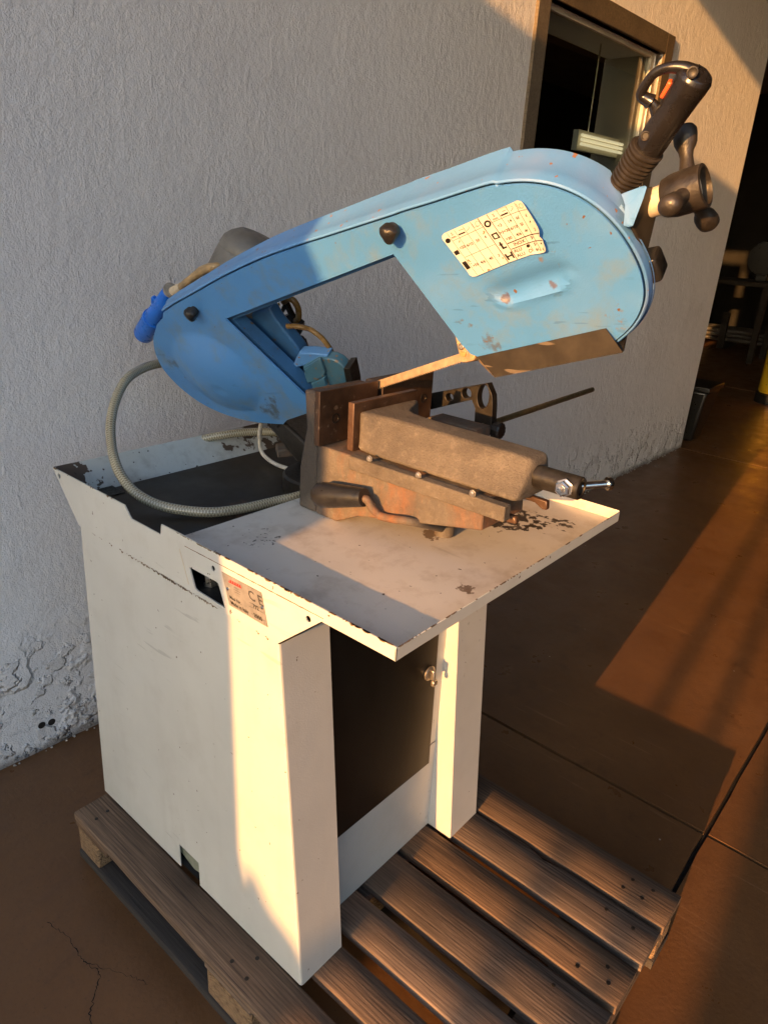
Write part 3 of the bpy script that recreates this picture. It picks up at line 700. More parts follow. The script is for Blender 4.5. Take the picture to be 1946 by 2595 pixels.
# back, right side and base of the cabinet
g = G().add([(0.002, DB - .001, ZB), (w3x, DB - .001, ZB), (w3x, DT - .001, ZT), (0.002, DT - .001, ZT)], [(0, 1, 2, 3)])
g.make("back_panel", M_white, saw)
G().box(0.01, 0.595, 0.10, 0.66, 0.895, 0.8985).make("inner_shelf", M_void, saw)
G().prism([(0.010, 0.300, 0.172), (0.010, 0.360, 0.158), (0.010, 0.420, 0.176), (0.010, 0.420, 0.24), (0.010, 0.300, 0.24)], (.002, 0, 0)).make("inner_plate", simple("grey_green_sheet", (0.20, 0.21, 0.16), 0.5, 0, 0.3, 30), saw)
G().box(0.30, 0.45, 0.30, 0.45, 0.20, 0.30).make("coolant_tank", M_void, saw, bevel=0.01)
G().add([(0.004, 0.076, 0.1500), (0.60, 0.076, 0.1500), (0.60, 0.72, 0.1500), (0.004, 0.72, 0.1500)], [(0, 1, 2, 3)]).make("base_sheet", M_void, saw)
# --- tray: left apron in one sheet with the rim, notched and with an inspection window
ap = [(DT, 0.896), (TYB, TZ), (0.4931, TZ), (0.478, 0.984), (0.472, 0.979), (0.3755, 0.979), (0.3707, TZ), (0.300, TZ + .0005), (0.10, TZ), (TYF, TZ), (TYF, TZ - 0.0215), (-0.036, TZ - 0.0215), (YT, 0.896)]
hw = [(0.2909, 0.9455), (0.2150, 0.9468), (0.2100, 0.945), (0.2076, 0.941), (0.1928, 0.9046), (0.2720, 0.9066), (0.2780, 0.9095)]
holes = [hw] + [circ(*tuple(on(q, 0, 0))[1:], r, 10) for q, r in ((w8(412, 232), .0052), (w8(1365, 738), .0055), (z4(112, 426), .006), (w8(585, 682), .0018))]
plate(ap, holes, lambda u, v, d: Vector((-0.0035 + d, u, v)), 0.0025).make("tray_side", M_white, saw)
G().box(.0006, .004, YT + .004, DT - .002, 0.8926, 0.8958).make("seam_shade", M_void, saw)  # dark strip put in the seam to paint the shade of the gap
# the rust line where the rim folds over the apron
A = on(w8(110, 15), 0, -.0036); B = on(w8(1500, 745), 0, -.0036)
P = [A.lerp(B, i / 40) + Vector((-.0001, 0, 0.0006 * noise.noise((i * .9, 0, 0)))) for i in range(41)]
M_rust = simple("rust_seam", (0.15, 0.065, 0.03), 0.9, 0, 0.6, 120)
g = G(); 
for i in range(40):
    h = 0.0009 * (0.6 + 0.6 * random.random()); g.add([P[i] - Vector((0, 0, h)), P[i + 1] - Vector((0, 0, h)), P[i + 1] + Vector((0, 0, h)), P[i] + Vector((0, 0, h))], [(0, 1, 2, 3)])
g.make("rust_seam", M_rust, saw)
A = on(w8(62, 45), 0, -.0037); B = on(w8(156, 402), 0, -.0037)
G().prism([A, A + Vector((0, .0018, 0)), B + Vector((0, .0018, 0)), B], (-.0003, 0, 0)).make("weld_seam", M_collar, saw)
# plate, front and right rims, back slope, chip well
def dent(u, v): return 0.0012 * noise.noise((u * 3, v * 3, 4)) + 0.0005 * noise.noise((u * 9, v * 9, 8))
plate([(-0.001, TYF + .0015), (TX, TYF + .0015), (TX, 0.345), (-0.001, 0.345)], [], lambda u, v, d: Vector((u, v, PZ + d)), -0.002, 0.02, dent).make("tray_plate", M_tray, saw, smooth=30)
# soft fold between the plate and the left rim
g = G(); pr = [(-.001, .0205), (.001, .012), (.004, .0065), (.009, .0030), (.016, .0012), (.026, .0004)]
g.rings([[(x, y, PZ + z) for x, z in pr] for y in (TYF + .001, 0.1, 0.3445)], cap=False, closed=False).make("rim_fold", M_tray, saw, smooth=60)
G().prism([(-.0035, TYF, PZ - .0005), (TX + .001, TYF, PZ - .0005), (TX + .001, TYF, TZ - .002), (-.0035, TYF, TZ - .002)], (0, .002, 0)).make("tray_rim", M_white, saw, bevel=0.0006)
G().prism([(TX + .001, TYF + .002, PZ - .0005), (TX + .001, 0.70, PZ - .0005), (TX + .001, 0.70, TZ), (TX + .001, TYF + .002, TZ)], (.002, 0, 0)).make("tray_rim", M_tray, saw, bevel=0.0006)
M_edge = simple("chipped_brown_edge", (0.16, 0.10, 0.055), 0.8, 0, 0.6, 200)
# chips along the rim edges
g = G()
for i in range(75):
    s = random.random(); y = TYF + 0.5 * s if random.random() < .6 else random.uniform(TYF, 0.76)
    if 0.37 < y < 0.50: continue
    l = random.choice((.0015, .002, .003, .004, .009, .014)); h = random.uniform(.0005, .0030)
    g.add([(-.0037, y, TZ + .0002), (-.0037, y + l, TZ + .0002), (-.0037, y + l * .7, TZ - h), (-.0037, y + l * .2, TZ - h * .8)], [(0, 1, 2, 3)])
    g.add([(-.0038, y, TZ + .0003), (-.0008, y, TZ + .0003), (-.0008, y + l, TZ + .0003), (-.0038, y + l, TZ + .0003)], [(0, 1, 2, 3)])
for i in range(46):
    x = random.uniform(0, TX) * random.choice((1, 1, .5)); l = random.choice((.002, .003, .004, .012))
    g.add([(x, TYF - .0002, TZ - .0018), (x + l, TYF - .0002, TZ - .0018), (x + l, TYF + .0015, TZ - .0017), (x, TYF + .0015, TZ - .0017)], [(0, 1, 2, 3)])
    g.add([(x, TYF - .0003, TZ - .0018), (x + l, TYF - .0003, TZ - .0018), (x + l * .6, TYF - .0003, TZ - .003), (x + l * .2, TYF - .0003, TZ - .0028)], [(0, 1, 2, 3)])
for i in range(70):
    y = random.gauss(0.36, 0.06) if i < 45 else random.uniform(0.07, 0.66); l = random.uniform(.002, .010); h = random.uniform(.0008, .0050)
    g.add([(-.0037, y, .8962), (-.0037, y + l, .8962), (-.0037, y + l * .8, .8962 + h * .35), (-.0037, y + l * .3, .8962 + h * .5)], [(0, 1, 2, 3)])
    g.add([(-.0003, y, .8924), (-.0003, y + l, .8924), (-.0003, y + l * .7, .8924 - h), (-.0003, y + l * .25, .8924 - h * .7)], [(0, 1, 2, 3)])
g.make("edge_chips", M_edge, saw, kind="stuff")
WZ = 0.945
g = G().add([(0.0005, 0.345, PZ - .003), (TX, 0.345, PZ - .003), (TX, 0.345, WZ), (0.0005, 0.345, WZ)], [(0, 1, 2, 3)]).add([(0.0005, 0.345, WZ), (TX, 0.345, WZ), (TX, 0.722, WZ), (0.0005, 0.722, WZ)], [(0, 1, 2, 3)])
g.make("chip_well", M_well, saw)
g = G().prism([(0, DT, 0.896), (TX, DT, 0.896), (TX, TYB, TZ), (0, TYB, TZ)], (0, 0.002, 0)); g.make("tray_back", M_backlip, saw)
gq = [on(z4(*q), 2, WZ + .0025) for q in ((250, 468), (330, 450), (450, 516), (368, 532))]
gu = gq[1] - gq[0]; gv = gq[3] - gq[0]
hs = [circ(a, b, .028, 6, .02) for a in [0.09 + .082 * i for i in range(11)] for b in [0.06 + .055 * j for j in range(17)]]
plate([(0, 0), (1, 0), (1, 1), (0, 1)], hs, lambda u, v, d: gq[0] + gu * u + gv * v + Vector((0, 0, d)), -0.0012).make("drain_grille", M_blackmetal, saw)
# bolt and strap seen in the inspection window
bp = on(w8(372, 430), 0, 0.035)
bolt = G().lathe((bp.x, bp.y, 0.8990), (0, 0, 1), [(0, .013), (.002, .013), (.0022, .0105), (.016, .0105), (.018, .0085)], 6).make("hex_bolt", M_steel, saw)
# --- name plate with print
nq = [on(w8(*q), 0, -.0042) for q in ((483, 272), (878, 482), (943, 828), (563, 606))]
NO = nq[3]; NU = nq[2] - nq[3]; NV = nq[0] - nq[3]
NUh, NVh = Vector((0, -1, 0)), Vector((0, 0.33 * 0, 1))
npl = G().prism([NO, NO + NU, nq[1], nq[0]], (-.0008, 0, 0)).make("name_plate", M_nameplate, saw)
def put(g, sx, q, size, tr, ud, vd, out, squash=1.0):
    V, Fc = text2d(sx); P = tr(q)
    g.add([P + ud * (v.x * size * squash) + vd * (v.y * size) + out for v in V], Fc)
def onside(q): return on(w8(*q), 0, -.0053)
nud = (on(w8(943, 828), 0, 0) - on(w8(563, 606), 0, 0)).normalized(); nvd = (on(w8(483, 272), 0, 0) - on(w8(563, 606), 0, 0)).normalized()
O0 = Vector((0, 0, 0))
g = G(); put(g, "C E", (818, 540), .024, onside, nud, nvd, O0); g.make("ce_mark", M_inkgrey, npl)
g = G(); put(g, "Mas/ Nr.", (617, 557), .0085, onside, nud, nvd, O0); put(g, "Made in Italy", (660, 630), .0098, onside, nud, nvd, O0, .9)
put(g, "792", (822, 630), .0105, onside, nud, nvd, O0); put(g, "2000", (845, 730), .0105, onside, nud, nvd, O0)
for q, n in (((630, 440), 11), ((632, 462), 12), ((638, 487), 9)): put(g, "-" * n, q, .0042, onside, nud, nvd, O0)
def bar2(g, q0, q1, h, tr): 
    A, B = tr(q0), tr(q1); g.add([A, B, B + nvd * h, A + nvd * h], [(0, 1, 2, 3)])
for (qa, qb) in (((755, 618), (905, 690)), ((775, 690), (915, 770)), ((755, 578), (890, 650))): bar2(g, qa, qb, .0004, onside)
g.make("plate_print", M_ink, npl)
g = G(); bar2(g, (552, 378), (680, 443), .0022, onside)
for i in range(5): bar2(g, (560 + i * 23, 352 + i * 12), (576 + i * 23, 360 + i * 12), -.0036, onside)
g.make("maker_print", M_inkred, npl)
for q in ((540, 443), (888, 632)):
    p = onside(q); G().lathe(p + Vector((.0005, 0, 0)), (-1, 0, 0), [(0, .0035), (.0015, .003), (.002, .001)], 10).make("rivet", M_chrome, npl, smooth=50)

# --- vice base casting
VX = 0.272
def vy(q, x=VX): P = on(z3(*q), 0, x); return (P.y, P.z)
foot = [(0.3114, PZ + .001), vy((108, 610)), vy((140, 430)), (0.299, 1.221), (0.262, 1.221), (0.262, 1.118), (0.262, PZ + .001)]
def yz(P, x): return [(x, p[0], p[1]) for p in P]
# slot for the blade splits the upright into two cheeks
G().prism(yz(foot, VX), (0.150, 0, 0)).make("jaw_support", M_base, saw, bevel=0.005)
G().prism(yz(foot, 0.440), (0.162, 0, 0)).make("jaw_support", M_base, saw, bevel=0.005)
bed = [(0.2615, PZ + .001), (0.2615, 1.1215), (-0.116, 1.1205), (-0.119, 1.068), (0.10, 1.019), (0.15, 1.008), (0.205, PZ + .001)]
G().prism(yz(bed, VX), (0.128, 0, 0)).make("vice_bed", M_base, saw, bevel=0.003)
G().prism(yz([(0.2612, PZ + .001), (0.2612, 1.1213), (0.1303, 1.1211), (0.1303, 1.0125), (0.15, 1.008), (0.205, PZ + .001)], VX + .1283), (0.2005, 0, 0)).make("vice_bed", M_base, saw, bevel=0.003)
# turntable below and behind
G().lathe((0.45, 0.41, WZ + .0005), (0, 0, 1), [(0, .10), (.035, .10), (.04, .095)], 40).make("turntable", M_blackmetal, saw, smooth=40)
g = G().prism(yz([(0.315, WZ + .042), (0.315, 1.00), (0.42, 1.02), (0.55, 1.075), (0.59, 1.085), (0.60, 1.05), (0.50, WZ + .042)], 0.440), (0.09, 0, 0)); g.make("hinge_bracket", M_blackmetal, saw, bevel=0.008)
G().lathe((0.437, 0.575, 1.068), (1, 0, 0), [(0, .014), (.10, .014)], 16).make("hinge_pin", M_blackmetal, saw, smooth=40)
G().prism([on(z4(1240, 255), 2, 1.0), on(z4(1330, 240), 2, 1.0), on(z4(1345, 285), 2, 1.0), on(z4(1250, 292), 2, 1.0)], (0, 0, -0.02)).make("stop_lug", M_base, saw, bevel=0.004)
# fixed jaw plates
for (x0, x1) in ((0.2625, 0.4245), (0.4385, 0.606)):
    jp = G().box(x0, x1, 0.2475, 0.2615, 1.1225, 1.2265).make("fixed_jaw_plate", M_jaw, saw, bevel=0.0012)
    sp = (x0 + 0.043 if x0 < .3 else x1 - 0.03)
    G().lathe((sp, 0.2477, 1.170), (0, -1, 0), [(0, .010), (.0006, .010), (.0008, .0075), (-.003, .006), (-.004, .004)], 16).make("cap_screw", M_blackmetal, jp, smooth=40)
# moving jaw plate and its casting
G().box(0.289, 0.474, 0.186, 0.2005, 1.1225, 1.2135).make("moving_jaw_plate", M_jaw, saw, bevel=0.0015)
def section(y, xl, xt0, xt1, xr, zb, zt, r=0.014):
    """rounded trapezoid, left foot to right foot"""
    P = [(xl, zb), (xl, zb + .010), (xl + .004, zb + .014)]
    def arc(c0, c1, c2, n=5):
        out = []
        for i in range(n + 1):
            t = i / n; out.append(tuple((1 - t) ** 2 * c0[k] + 2 * t * (1 - t) * c1[k] + t * t * c2[k] for k in (0, 1)))
        return out
    L0 = (xl + .004, zb + .014); d = Vector((xt0 - L0[0], zt - L0[1])).normalized() * r
    P += arc((xt0 - d.x, zt - d.y), (xt0, zt), (xt0 + r, zt))
    R0 = (xr - .004, zb + .014); d2 = Vector((R0[0] - xt1, R0[1] - zt)).normalized() * r
    P += arc((xt1 - r, zt), (xt1, zt), (xt1 + d2.x, zt + d2.y))
    P += [(xr - .004, zb + .014), (xr, zb + .010), (xr, zb)]
    return [(x, y, z) for x, z in P]
zb = 1.1222
S = [section(0.1855, .2935, .2945, .463, .470, zb, 1.1985, .006), section(0.172, .2935, .296, .461, .470, zb, 1.1985, .010), section(0.162, .2915, .306, .448, .460, zb, 1.1965, .010),
     section(0.152, .2895, .322, .412, .432, zb, 1.193, .007), section(0.140, .2880, .330, .390, .412, zb, 1.1915, .007), section(0.05, .2870, .330, .387, .408, zb, 1.1905, .007), section(-0.06, .2862, .329, .385, .405, zb, 1.190, .007),
     section(-0.150, .2855, .328, .382, .402, zb, 1.189, .007), section(-0.156, .2858, .3285, .3815, .4015, zb, 1.1885, .007), section(-0.163, .2885, .332, .377, .397, zb, 1.184, .007), section(-0.1655, .2950, .338, .370, .390, zb + .004, 1.176, .007)]
cs = G().rings(S).make("jaw_casting", M_cast, saw, smooth=45)
sb = cs.modifiers.new("sub", 'SUBSURF'); sb.levels = 1; sb.render_levels = 1
for (y, z) in ((-0.137, 1.117), (-.137, 1.117)):
    pass
# guide strip bolted along the left of the bed
gs = G().box(0.2675, 0.2865, -0.158, 0.175, 1.096, 1.1222).make("gib_strip", M_cast, saw, bevel=0.002)
for q in ((436, 576), (664, 653), (917, 738)):
    p = on(z3(*q), 0, 0.2670); G().lathe((0.2676, p.y, p.z), (-1, 0, 0), [(0, .0065), (.0012, .0065), (.0014, .005), (.004, .0048), (.005, .003)], 6).make("gib_bolt", M_steel, gs)
G().prism(yz([(-0.118, 1.0970), (-0.160, 1.0970), (-0.163, 1.085), (-0.148, 1.083), (-0.118, 1.09)], 0.300), (0.012, 0, 0)).make("lock_lug", M_jaw, saw, bevel=0.003)
G().prism(yz([(-0.188, 1.1205), (-0.190, 1.106), (-0.182, 1.104), (-0.166, 1.112), (-0.145, 1.112), (-0.145, 1.1218)], 0.345), (0.010, 0, 0)).make("lock_lug", M_jaw, saw, bevel=0.002)
# screw sleeve, nut, clamping lever
SX = 0.345
s0 = on(z3(1180, 645), 0, SX); s1 = on(z3(1425, 722), 0, SX)
sl = G().lathe((SX, -0.155, s0.z), (0, -1, 0), [(0, .0185), (abs(s1.y + .155) - .002, .0185), (abs(s1.y + .155), .0170), (abs(s1.y + .155) + .0005, .012), (abs(s1.y + .155) - .004, .0115), (abs(s1.y + .155) - .0045, .001)], 32).make("screw_sleeve", M_blackmetal, saw, smooth=35)
nb = on(z3(1345, 712), 0, SX - .02)
G().lathe((SX - .017, nb.y, nb.z), (-1, 0, 0), [(0, .014), (.001, .015), (.003, .015), (.0032, .0125), (.012, .0125), (.0135, .0105), (.0136, .006), (.016, .0055), (.0165, .002)], 6).make("lever_nut", M_chrome, sl)
b0 = on(z3(1440, 700), 2, s1.z + .004); b1 = on(z3(1552, 692), 2, s1.z + .004)
lb = G().lathe(Vector((SX, nb.y, s1.z)), (b1 - Vector((SX, nb.y, s1.z))), [(0, .0062), ((b1 - Vector((SX, nb.y, s1.z))).length, .0062)], 16).make("clamp_lever", M_chrome, sl, smooth=40)
dv = (b1 - Vector((SX, nb.y, s1.z))).normalized()
G().lathe(b1 - dv * .004, dv, [(0, .0065), (.001, .0105), (.007, .0105), (.009, .009), (.0095, .001)], 20).make("lever_cap", M_chrome, sl, smooth=40)
# crank lever with its black grip
c0 = on(z3(787, 905), 2, 0.990); c1 = on(z3(640, 872), 0, .2640); c2 = on(z3(500, 848), 0, 0.2600); c2b = on(z3(455, 815), 0, 0.252); c3 = on(z3(424, 768), 0, 0.2450)
gp0 = on(z3(412, 757), 0, 0.2440); gp1 = on(z3(176, 742), 0, 0.2360)
crank = G().tube(spline([c0, c1, c2, c2b, c3, c3 + (gp1 - gp0) * .1], 6), 0.0075, 14).make("crank_lever", M_base, saw, smooth=60)
G().lathe(Vector((c0.x, c0.y, PZ + .0008)), (0, 0, 1), [(0, .019), (.016, .019), (.020, .016), (.021, .008)], 24).make("crank_boss", M_base, crank, smooth=40)
gl = (gp1 - gp0).length
G().lathe(gp0, gp1 - gp0, [(0, .010), (0, .0165), (.006, .0175), (gl * .35, .0205), (gl * .62, .0235), (gl * .80, .0240), (gl * .90, .0210), (gl * .96, .0150), (gl * .99, .008), (gl, .001)], 28).make("crank_grip", M_black, crank, smooth=50)

# --- work stop: black arm on a rod
AX = 0.655
def ay(q): P = on(z3(*q), 0, AX); return (P.y, P.z)
arm = [ay(q) for q in ((690, 275), (985, 222), (1008, 280), (1010, 330), (1002, 465), (935, 470), (922, 440), (928, 340), (912, 300), (725, 345), (690, 350))]
hol = []
for q, rx, rz in (((808, 288), .0105, .0088), ((888, 270), .0125, .0115), ((966, 285), .0150, .0265)):
    c = ay(q); hol.append([(c[0] + rx * math.cos(t), c[1] + rz * math.sin(t)) for t in [2 * math.pi * i / 20 for i in range(20)]])
ar = plate(arm, hol, lambda u, v, d: Vector((AX + d, u, v)), 0.020).make("stop_arm", M_blackmetal, saw, bevel=0.0012)
p = ay((700, 308)); G().lathe((AX + .008, p[0], p[1]), (-1, 0, 0), [(0, .010), (.010, .011), (.011, .019), (.019, .0195), (.022, .017), (.0222, .006), (.021, .005), (.021, .001)], 28).make("stop_knob", M_black, ar, smooth=40)
rp = ay((965, 425)); re = on(z3(1478, 252), 1, rp[0])
rodz = rp[1]
G().lathe((0.595, rp[0], rodz), Vector((re.x - .595, 0, re.z - rodz)), [(0, .0068), (math.hypot(re.x - .595, re.z - rodz) - .003, .0068), (math.hypot(re.x - .595, re.z - rodz), .005)], 16).make("stop_rod", simple("green_brown_rod", (0.14, 0.105, 0.05), 0.4, 0.5, 0.3, 60), saw, smooth=40)
G().box(0.585, 0.64, rp[0] - .03, rp[0] + .10, rodz - .03, rodz + .012).make("rod_mount", M_base, saw, bevel=0.003)
kp = ay((1025, 448)); pr = []
g = G(); n = 48
def kr(i, r): return r * (1.0 if (i // 2) % 2 else 0.93)
u_, v_ = Vector((1, 0, 0)), Vector((0, 0, 1)); kc = Vector((AX + .01, kp[0] + .014, kp[1]))
g.rings([[kc + Vector((0, -t, 0)) + (u_ * math.cos(2 * math.pi * i / n) + v_ * math.sin(2 * math.pi * i / n)) * kr(i, r) for i in range(n)] for t, r in ((0, .010), (.004, .019), (.020, .019), (.023, .016), (.0232, .004))])
g.make("clamp_knob", M_black, ar, smooth=40)

# --- saw blade, teeth, guides
b0 = Vector((0.4310, 0.47, 1.118)); A_ = on((963, 985), 0, .431); B_ = on((1186, 914), 0, .431)
bd = (B_ - A_).normalized(); bu = Vector((0, -bd.z, bd.y)) if bd.y > 0 else Vector((0, bd.z, -bd.y))
bu = bu if bu.z > 0 else -bu
bs = A_ - bd * 0.20; be = B_ + bd * 0.03; bl = (be - bs).length
hgt = 0.0130
pts = [(0, hgt), (0, 0)]; t = 0.0
while t < bl - .006:
    pts += [(t + .0005, 0), (t + .0010, .0036), (t + .0052, .0006)]; t += .0056
pts += [(bl, 0), (bl, hgt)]
M_blade = simple("tan_lit_blade_steel", (0.42, 0.30, 0.19), 0.42, 0.55, 0.25, 90)
plate(pts, [], lambda u, v, d: bs + bd * u + bu * v + Vector((d, 0, 0)), 0.0011).make("saw_blade", M_blade, saw)
G().prism([bs + bd * u + bu * v + Vector((.0012, 0, 0)) for u, v in ((0.02, hgt - .001), (bl, hgt - .001), (bl, hgt + .004), (0.02, hgt + .004))], (.004, 0, 0)).make("blade_back", M_blade, saw)
gpy = [(P.y, P.z) for P in (on(w7(*q), 0, .408) for q in ((372, 100), (400, 230), (432, 325), (465, 328), (530, 310), (545, 285), (520, 180), (430, 90)))]
gd = G().prism(yz(gpy, .408), (.040, 0, 0)).make("blade_guide", M_guide, saw, bevel=0.002)
for q in ((430, 192),): 
    p = on(w7(*q), 0, .4075); G().lathe((.4085, p.y, p.z), (-1, 0, 0), [(0, .006), (.003, .006), (.004, .0045), (.0025, .003)], 12).make("guide_screw", M_steel, gd, smooth=40)
p = on(w7(443, 255), 0, .4075); G().box(.4055, .409, p.y - .006, p.y + .006, p.z - .004, p.z + .004).make("carbide_pad", simple("amber_pad", (0.45, 0.24, 0.08), 0.4), gd, bevel=0.001)

# --- bow casting and cover
cov_top = [z1(238, 914), z1(300, 872), z1(400, 817), z1(560, 727), z1(760, 634), z1(950, 567), z1(1100, 520), z1(1240, 475), z1(1440, 411), z2(150, 390), z2(300, 345), z2(450, 296), z2(560, 262), z2(622, 246),
           z2(640, 250), z2(720, 240), z2(800, 238), z2(900, 250), z2(1000, 280), z2(1100, 330), z2(1200, 405), z2(1290, 505), z2(1360, 620), z2(1400, 720), z2(1412, 820), z2(1390, 910), z2(1340, 990), z2(1265, 1058)]
cov_bot = [z2(900, 1115), z2(540, 1143), z2(505, 1130), z2(440, 1060), z2(425, 1035), z2(100, 604)]
cov_in = [z1(565, 946), z1(1014, 1376), z1(1000, 1440), z1(888, 1478), z1(868, 1500), z1(740, 1492), z1(650, 1475), z1(540, 1440), z1(430, 1385), z1(330, 1310), z1(255, 1232), z1(215, 1170), z1(192, 1105), z1(186, 1045), z1(205, 975), z1(236, 940)]
def smoothpoly(P, lo, hi, n=3):
    seg = [Vector((*P[i], 0)) for i in range(lo, hi)]; return P[:lo] + [(v.x, v.y) for v in spline(seg, n)] + P[hi:]
ct = [BL(q) for q in cov_top]; ci = [BL(q) for q in cov_in]; cb = [BL(q) for q in cov_bot]
ct2 = [(v.x, v.y) for v in spline([Vector((*p, 0)) for p in ct[:14]], 3)] + [(v.x, v.y) for v in spline([Vector((*p, 0)) for p in ct[14:]], 3)]
ci2 = ci[:5] + [(v.x, v.y) for v in spline([Vector((*p, 0)) for p in ci[5:14]], 3)] + ci[14:]
cover_out = ct2 + cb + ci2
# embossed relief of the cover
dome = BL(z1(520, 1235)); dim = BL(z1(560, 1290))
ov0, ov1 = BL(z2(690, 800)), BL(z2(935, 715))
def relief(u, v):
    r = math.hypot(u - dome[0], (v - dome[1])) / 0.115
    h = 0.024 * max(0, 1 - r * r) ** 1.1 if r < 1 else 0
    r2 = math.hypot(u - dim[0], v - dim[1]) / 0.018
    if r2 < 1: h -= 0.003 * (1 - r2 * r2)
    A = Vector(ov0); B = Vector(ov1); p = Vector((u, v)); t = max(0, min(1, (p - A).dot(B - A) / (B - A).length_squared))
    q = p - (A + (B - A) * t); d = q.length
    if d < 0.042:
        k = 1 - (d / 0.042) ** 2
        low = 1 if q.y < 0 else max(0, 1 - q.y / 0.03)
        h -= 0.008 * k * k * low
        if q.y < 0 and 0.016 < d < 0.034: h += 0.005 * math.sin((d - .016) / .018 * math.pi) * min(1, -q.y / .014)
    return h
def cov3(u, v, d): return BW(u, v, 0.002 - d)
cv = plate(cover_out, [], cov3, 0.0035, 0.007, relief).make("bow_cover", M_blue, saw, smooth=35)
# body behind the cover: outline a little larger, deeper to the front
def depth(a): return 0.030 + 0.036 * max(0, min(1, (a + 0.62) / 0.60))
def offset(P, d):
    out = []; n = len(P)
    for i in range(n):
        p0, p1, p2 = Vector(P[i - 1]), Vector(P[i]), Vector(P[(i + 1) % n])
        a = (p1 - p0).normalized(); b = (p2 - p1).normalized(); nn = Vector((a.y + b.y, -a.x - b.x))
        nn = nn.normalized() if nn.length > 1e-6 else Vector((a.y, -a.x))
        out.append(tuple(p1 - nn * d))
    return out
area = sum(cover_out[i - 1][0] * cover_out[i][1] - cover_out[i][0] * cover_out[i - 1][1] for i in range(len(cover_out)))
sg = 1 if area < 0 else -1
body_out = offset(cover_out, 0.0035 * sg)
nT = len(ct2)
bo = []
for i, (u, v) in enumerate(body_out):
    if i >= nT: u, v = cover_out[i]                 # only the top and front flange stand proud
    bo.append((u, v))
i_tr, i_tl = nT + 5, nT + 6                          # throat corners: the casting shows a little below the cover
bo[i_tr] = (cover_out[i_tr][0], cover_out[i_tr][1] - 0.010); bo[i_tl] = (cover_out[i_tl][0] + .004, cover_out[i_tl][1] - 0.012)
g = G()
r0 = [BW(u, v, -0.0100) for u, v in bo]; r2 = [BW(u, v, -(.016 if 57 <= i < nT + 1 else depth(u))) for i, (u, v) in enumerate(bo)]
g.rings([r0, r2], cap=True)
g.make("bow_casting", M_bluedark, saw)
# top flange: rounded lip, crease, then the broad top face
Rg = []
for i in range(nT):
    u, v = bo[i]; o2 = Vector(body_out[i]) - Vector(cover_out[i]); o2 = o2.normalized() if o2.length > 0 else Vector((0, 1))
    fr = max(0, min(1, (i - nT * .45) / 6)); tail = max(0, min(1, (nT - 1 - i) / 14.0))
    nose = max(0, min(1, (i - 56) / 5.0)); D = depth(u) * (1 - nose) + .014 * nose; stp = 0.010 * max(0, (i - 10) / 29.0) if i < 40 else 0.0
    dd = lambda o, c: BW(u + o2.x * o, v + o2.y * o, c)
    Rg.append([dd(-.0015, -.006), dd(-.0005, 0.0005), dd(.0010, .0010), dd(.0030, -.001), dd(.0042, -.010), dd(.0050 , -.016 - .006 * fr), dd(.0046, -.0175 - .006 * fr), dd(.0075, -D * .75 - .002), dd(.0080 + stp * .3, -D - .002 - stp * .4), dd(.006, -D - .005), dd(-.004, -D - .006)])
g = G().rings(Rg, cap=True, closed=True); g.make("bow_flange", M_blueflange, saw, smooth=30)
# thin bright rim around the lower part of the front wheel
# step at the junction of beam flange and wheel arc
u, v = BL(z2(690, 165), -0.03)
P = [BX(q, c) for q, c in ((z2(625, 245), .001), (z2(660, 185), -.02), (z2(690, 76), -.072), (z2(715, 82), -.074), (z2(742, 110), -.066), (z2(690, 195), -.022), (z2(648, 248), .001))]
G().prism(P, -BB * 0.006).make("flange_step", M_blueflange, saw, bevel=0.002)
# knobs on the cover
def star(q, nm, mat, r=0.0125):
    P = BX(q, 0.004); g = G()
    n = 30; X_ = BA
    g.rings([[P + BC * (t - .003) + (X_ * math.cos(2 * math.pi * i / n) + BB * math.sin(2 * math.pi * i / n)) * max(k_, .0005) * (1 + lo * math.cos(6 * math.pi * i / n)) for i in range(n)] for t, k_, lo in ((0, r * .7, 0), (.006, r * .7, 0), (.007, r * .95, .10), (.018, r, .16), (.023, r * .85, .14), (.026, r * .5, .05), (.027, .0005, 0))])
    o = g.make(nm, mat, cv, smooth=35); return o
star(z1(400, 905), "cover_knob", M_black, .0135); star(z2(95, 475), "cover_knob", M_black, .0145)
# --- chart label
lq = [w5(*q) for q in ((95, 575), (1190, 95), (1500, 800), (500, 1140))]
LU = (BX(w5(1190, 95)) - BX(w5(95, 575))).normalized(); LV = BC.cross(LU) ; 
if LV.dot(BB) < 0: LV = -LV
def l2(q, c=0.0): 
    P = BX(w5(*q), 0.0025) - BP; return (P.dot(BA), P.dot(BB))
lab_out = [l2(q) for q in ((108, 600), (135, 565), (1060, 145), (1100, 118), (1160, 115), (1200, 145), (1290, 260), (1395, 420), (1412, 470), (1408, 575), (1450, 600), (1490, 740), (1475, 780), (1440, 805), (1280, 840), (1000, 940), (560, 1125), (510, 1132), (470, 1110), (440, 1060), (115, 640))]
lend = l2((1400, 650))
def curl(a): return 0.0
def lab3(u, v, d):
    lift = max(0, (u - (lend[0] - 0.018))) ; return BW(u, v, 0.0046 - d + lift * lift * 12)
lb = plate(lab_out, [], lab3, 0.0007, 0.006).make("chart_label", M_label, saw, smooth=60)
def lab_on(q, e=0.0003):
    u, v = l2(q); return lab3(u, v, -e)
g = G()
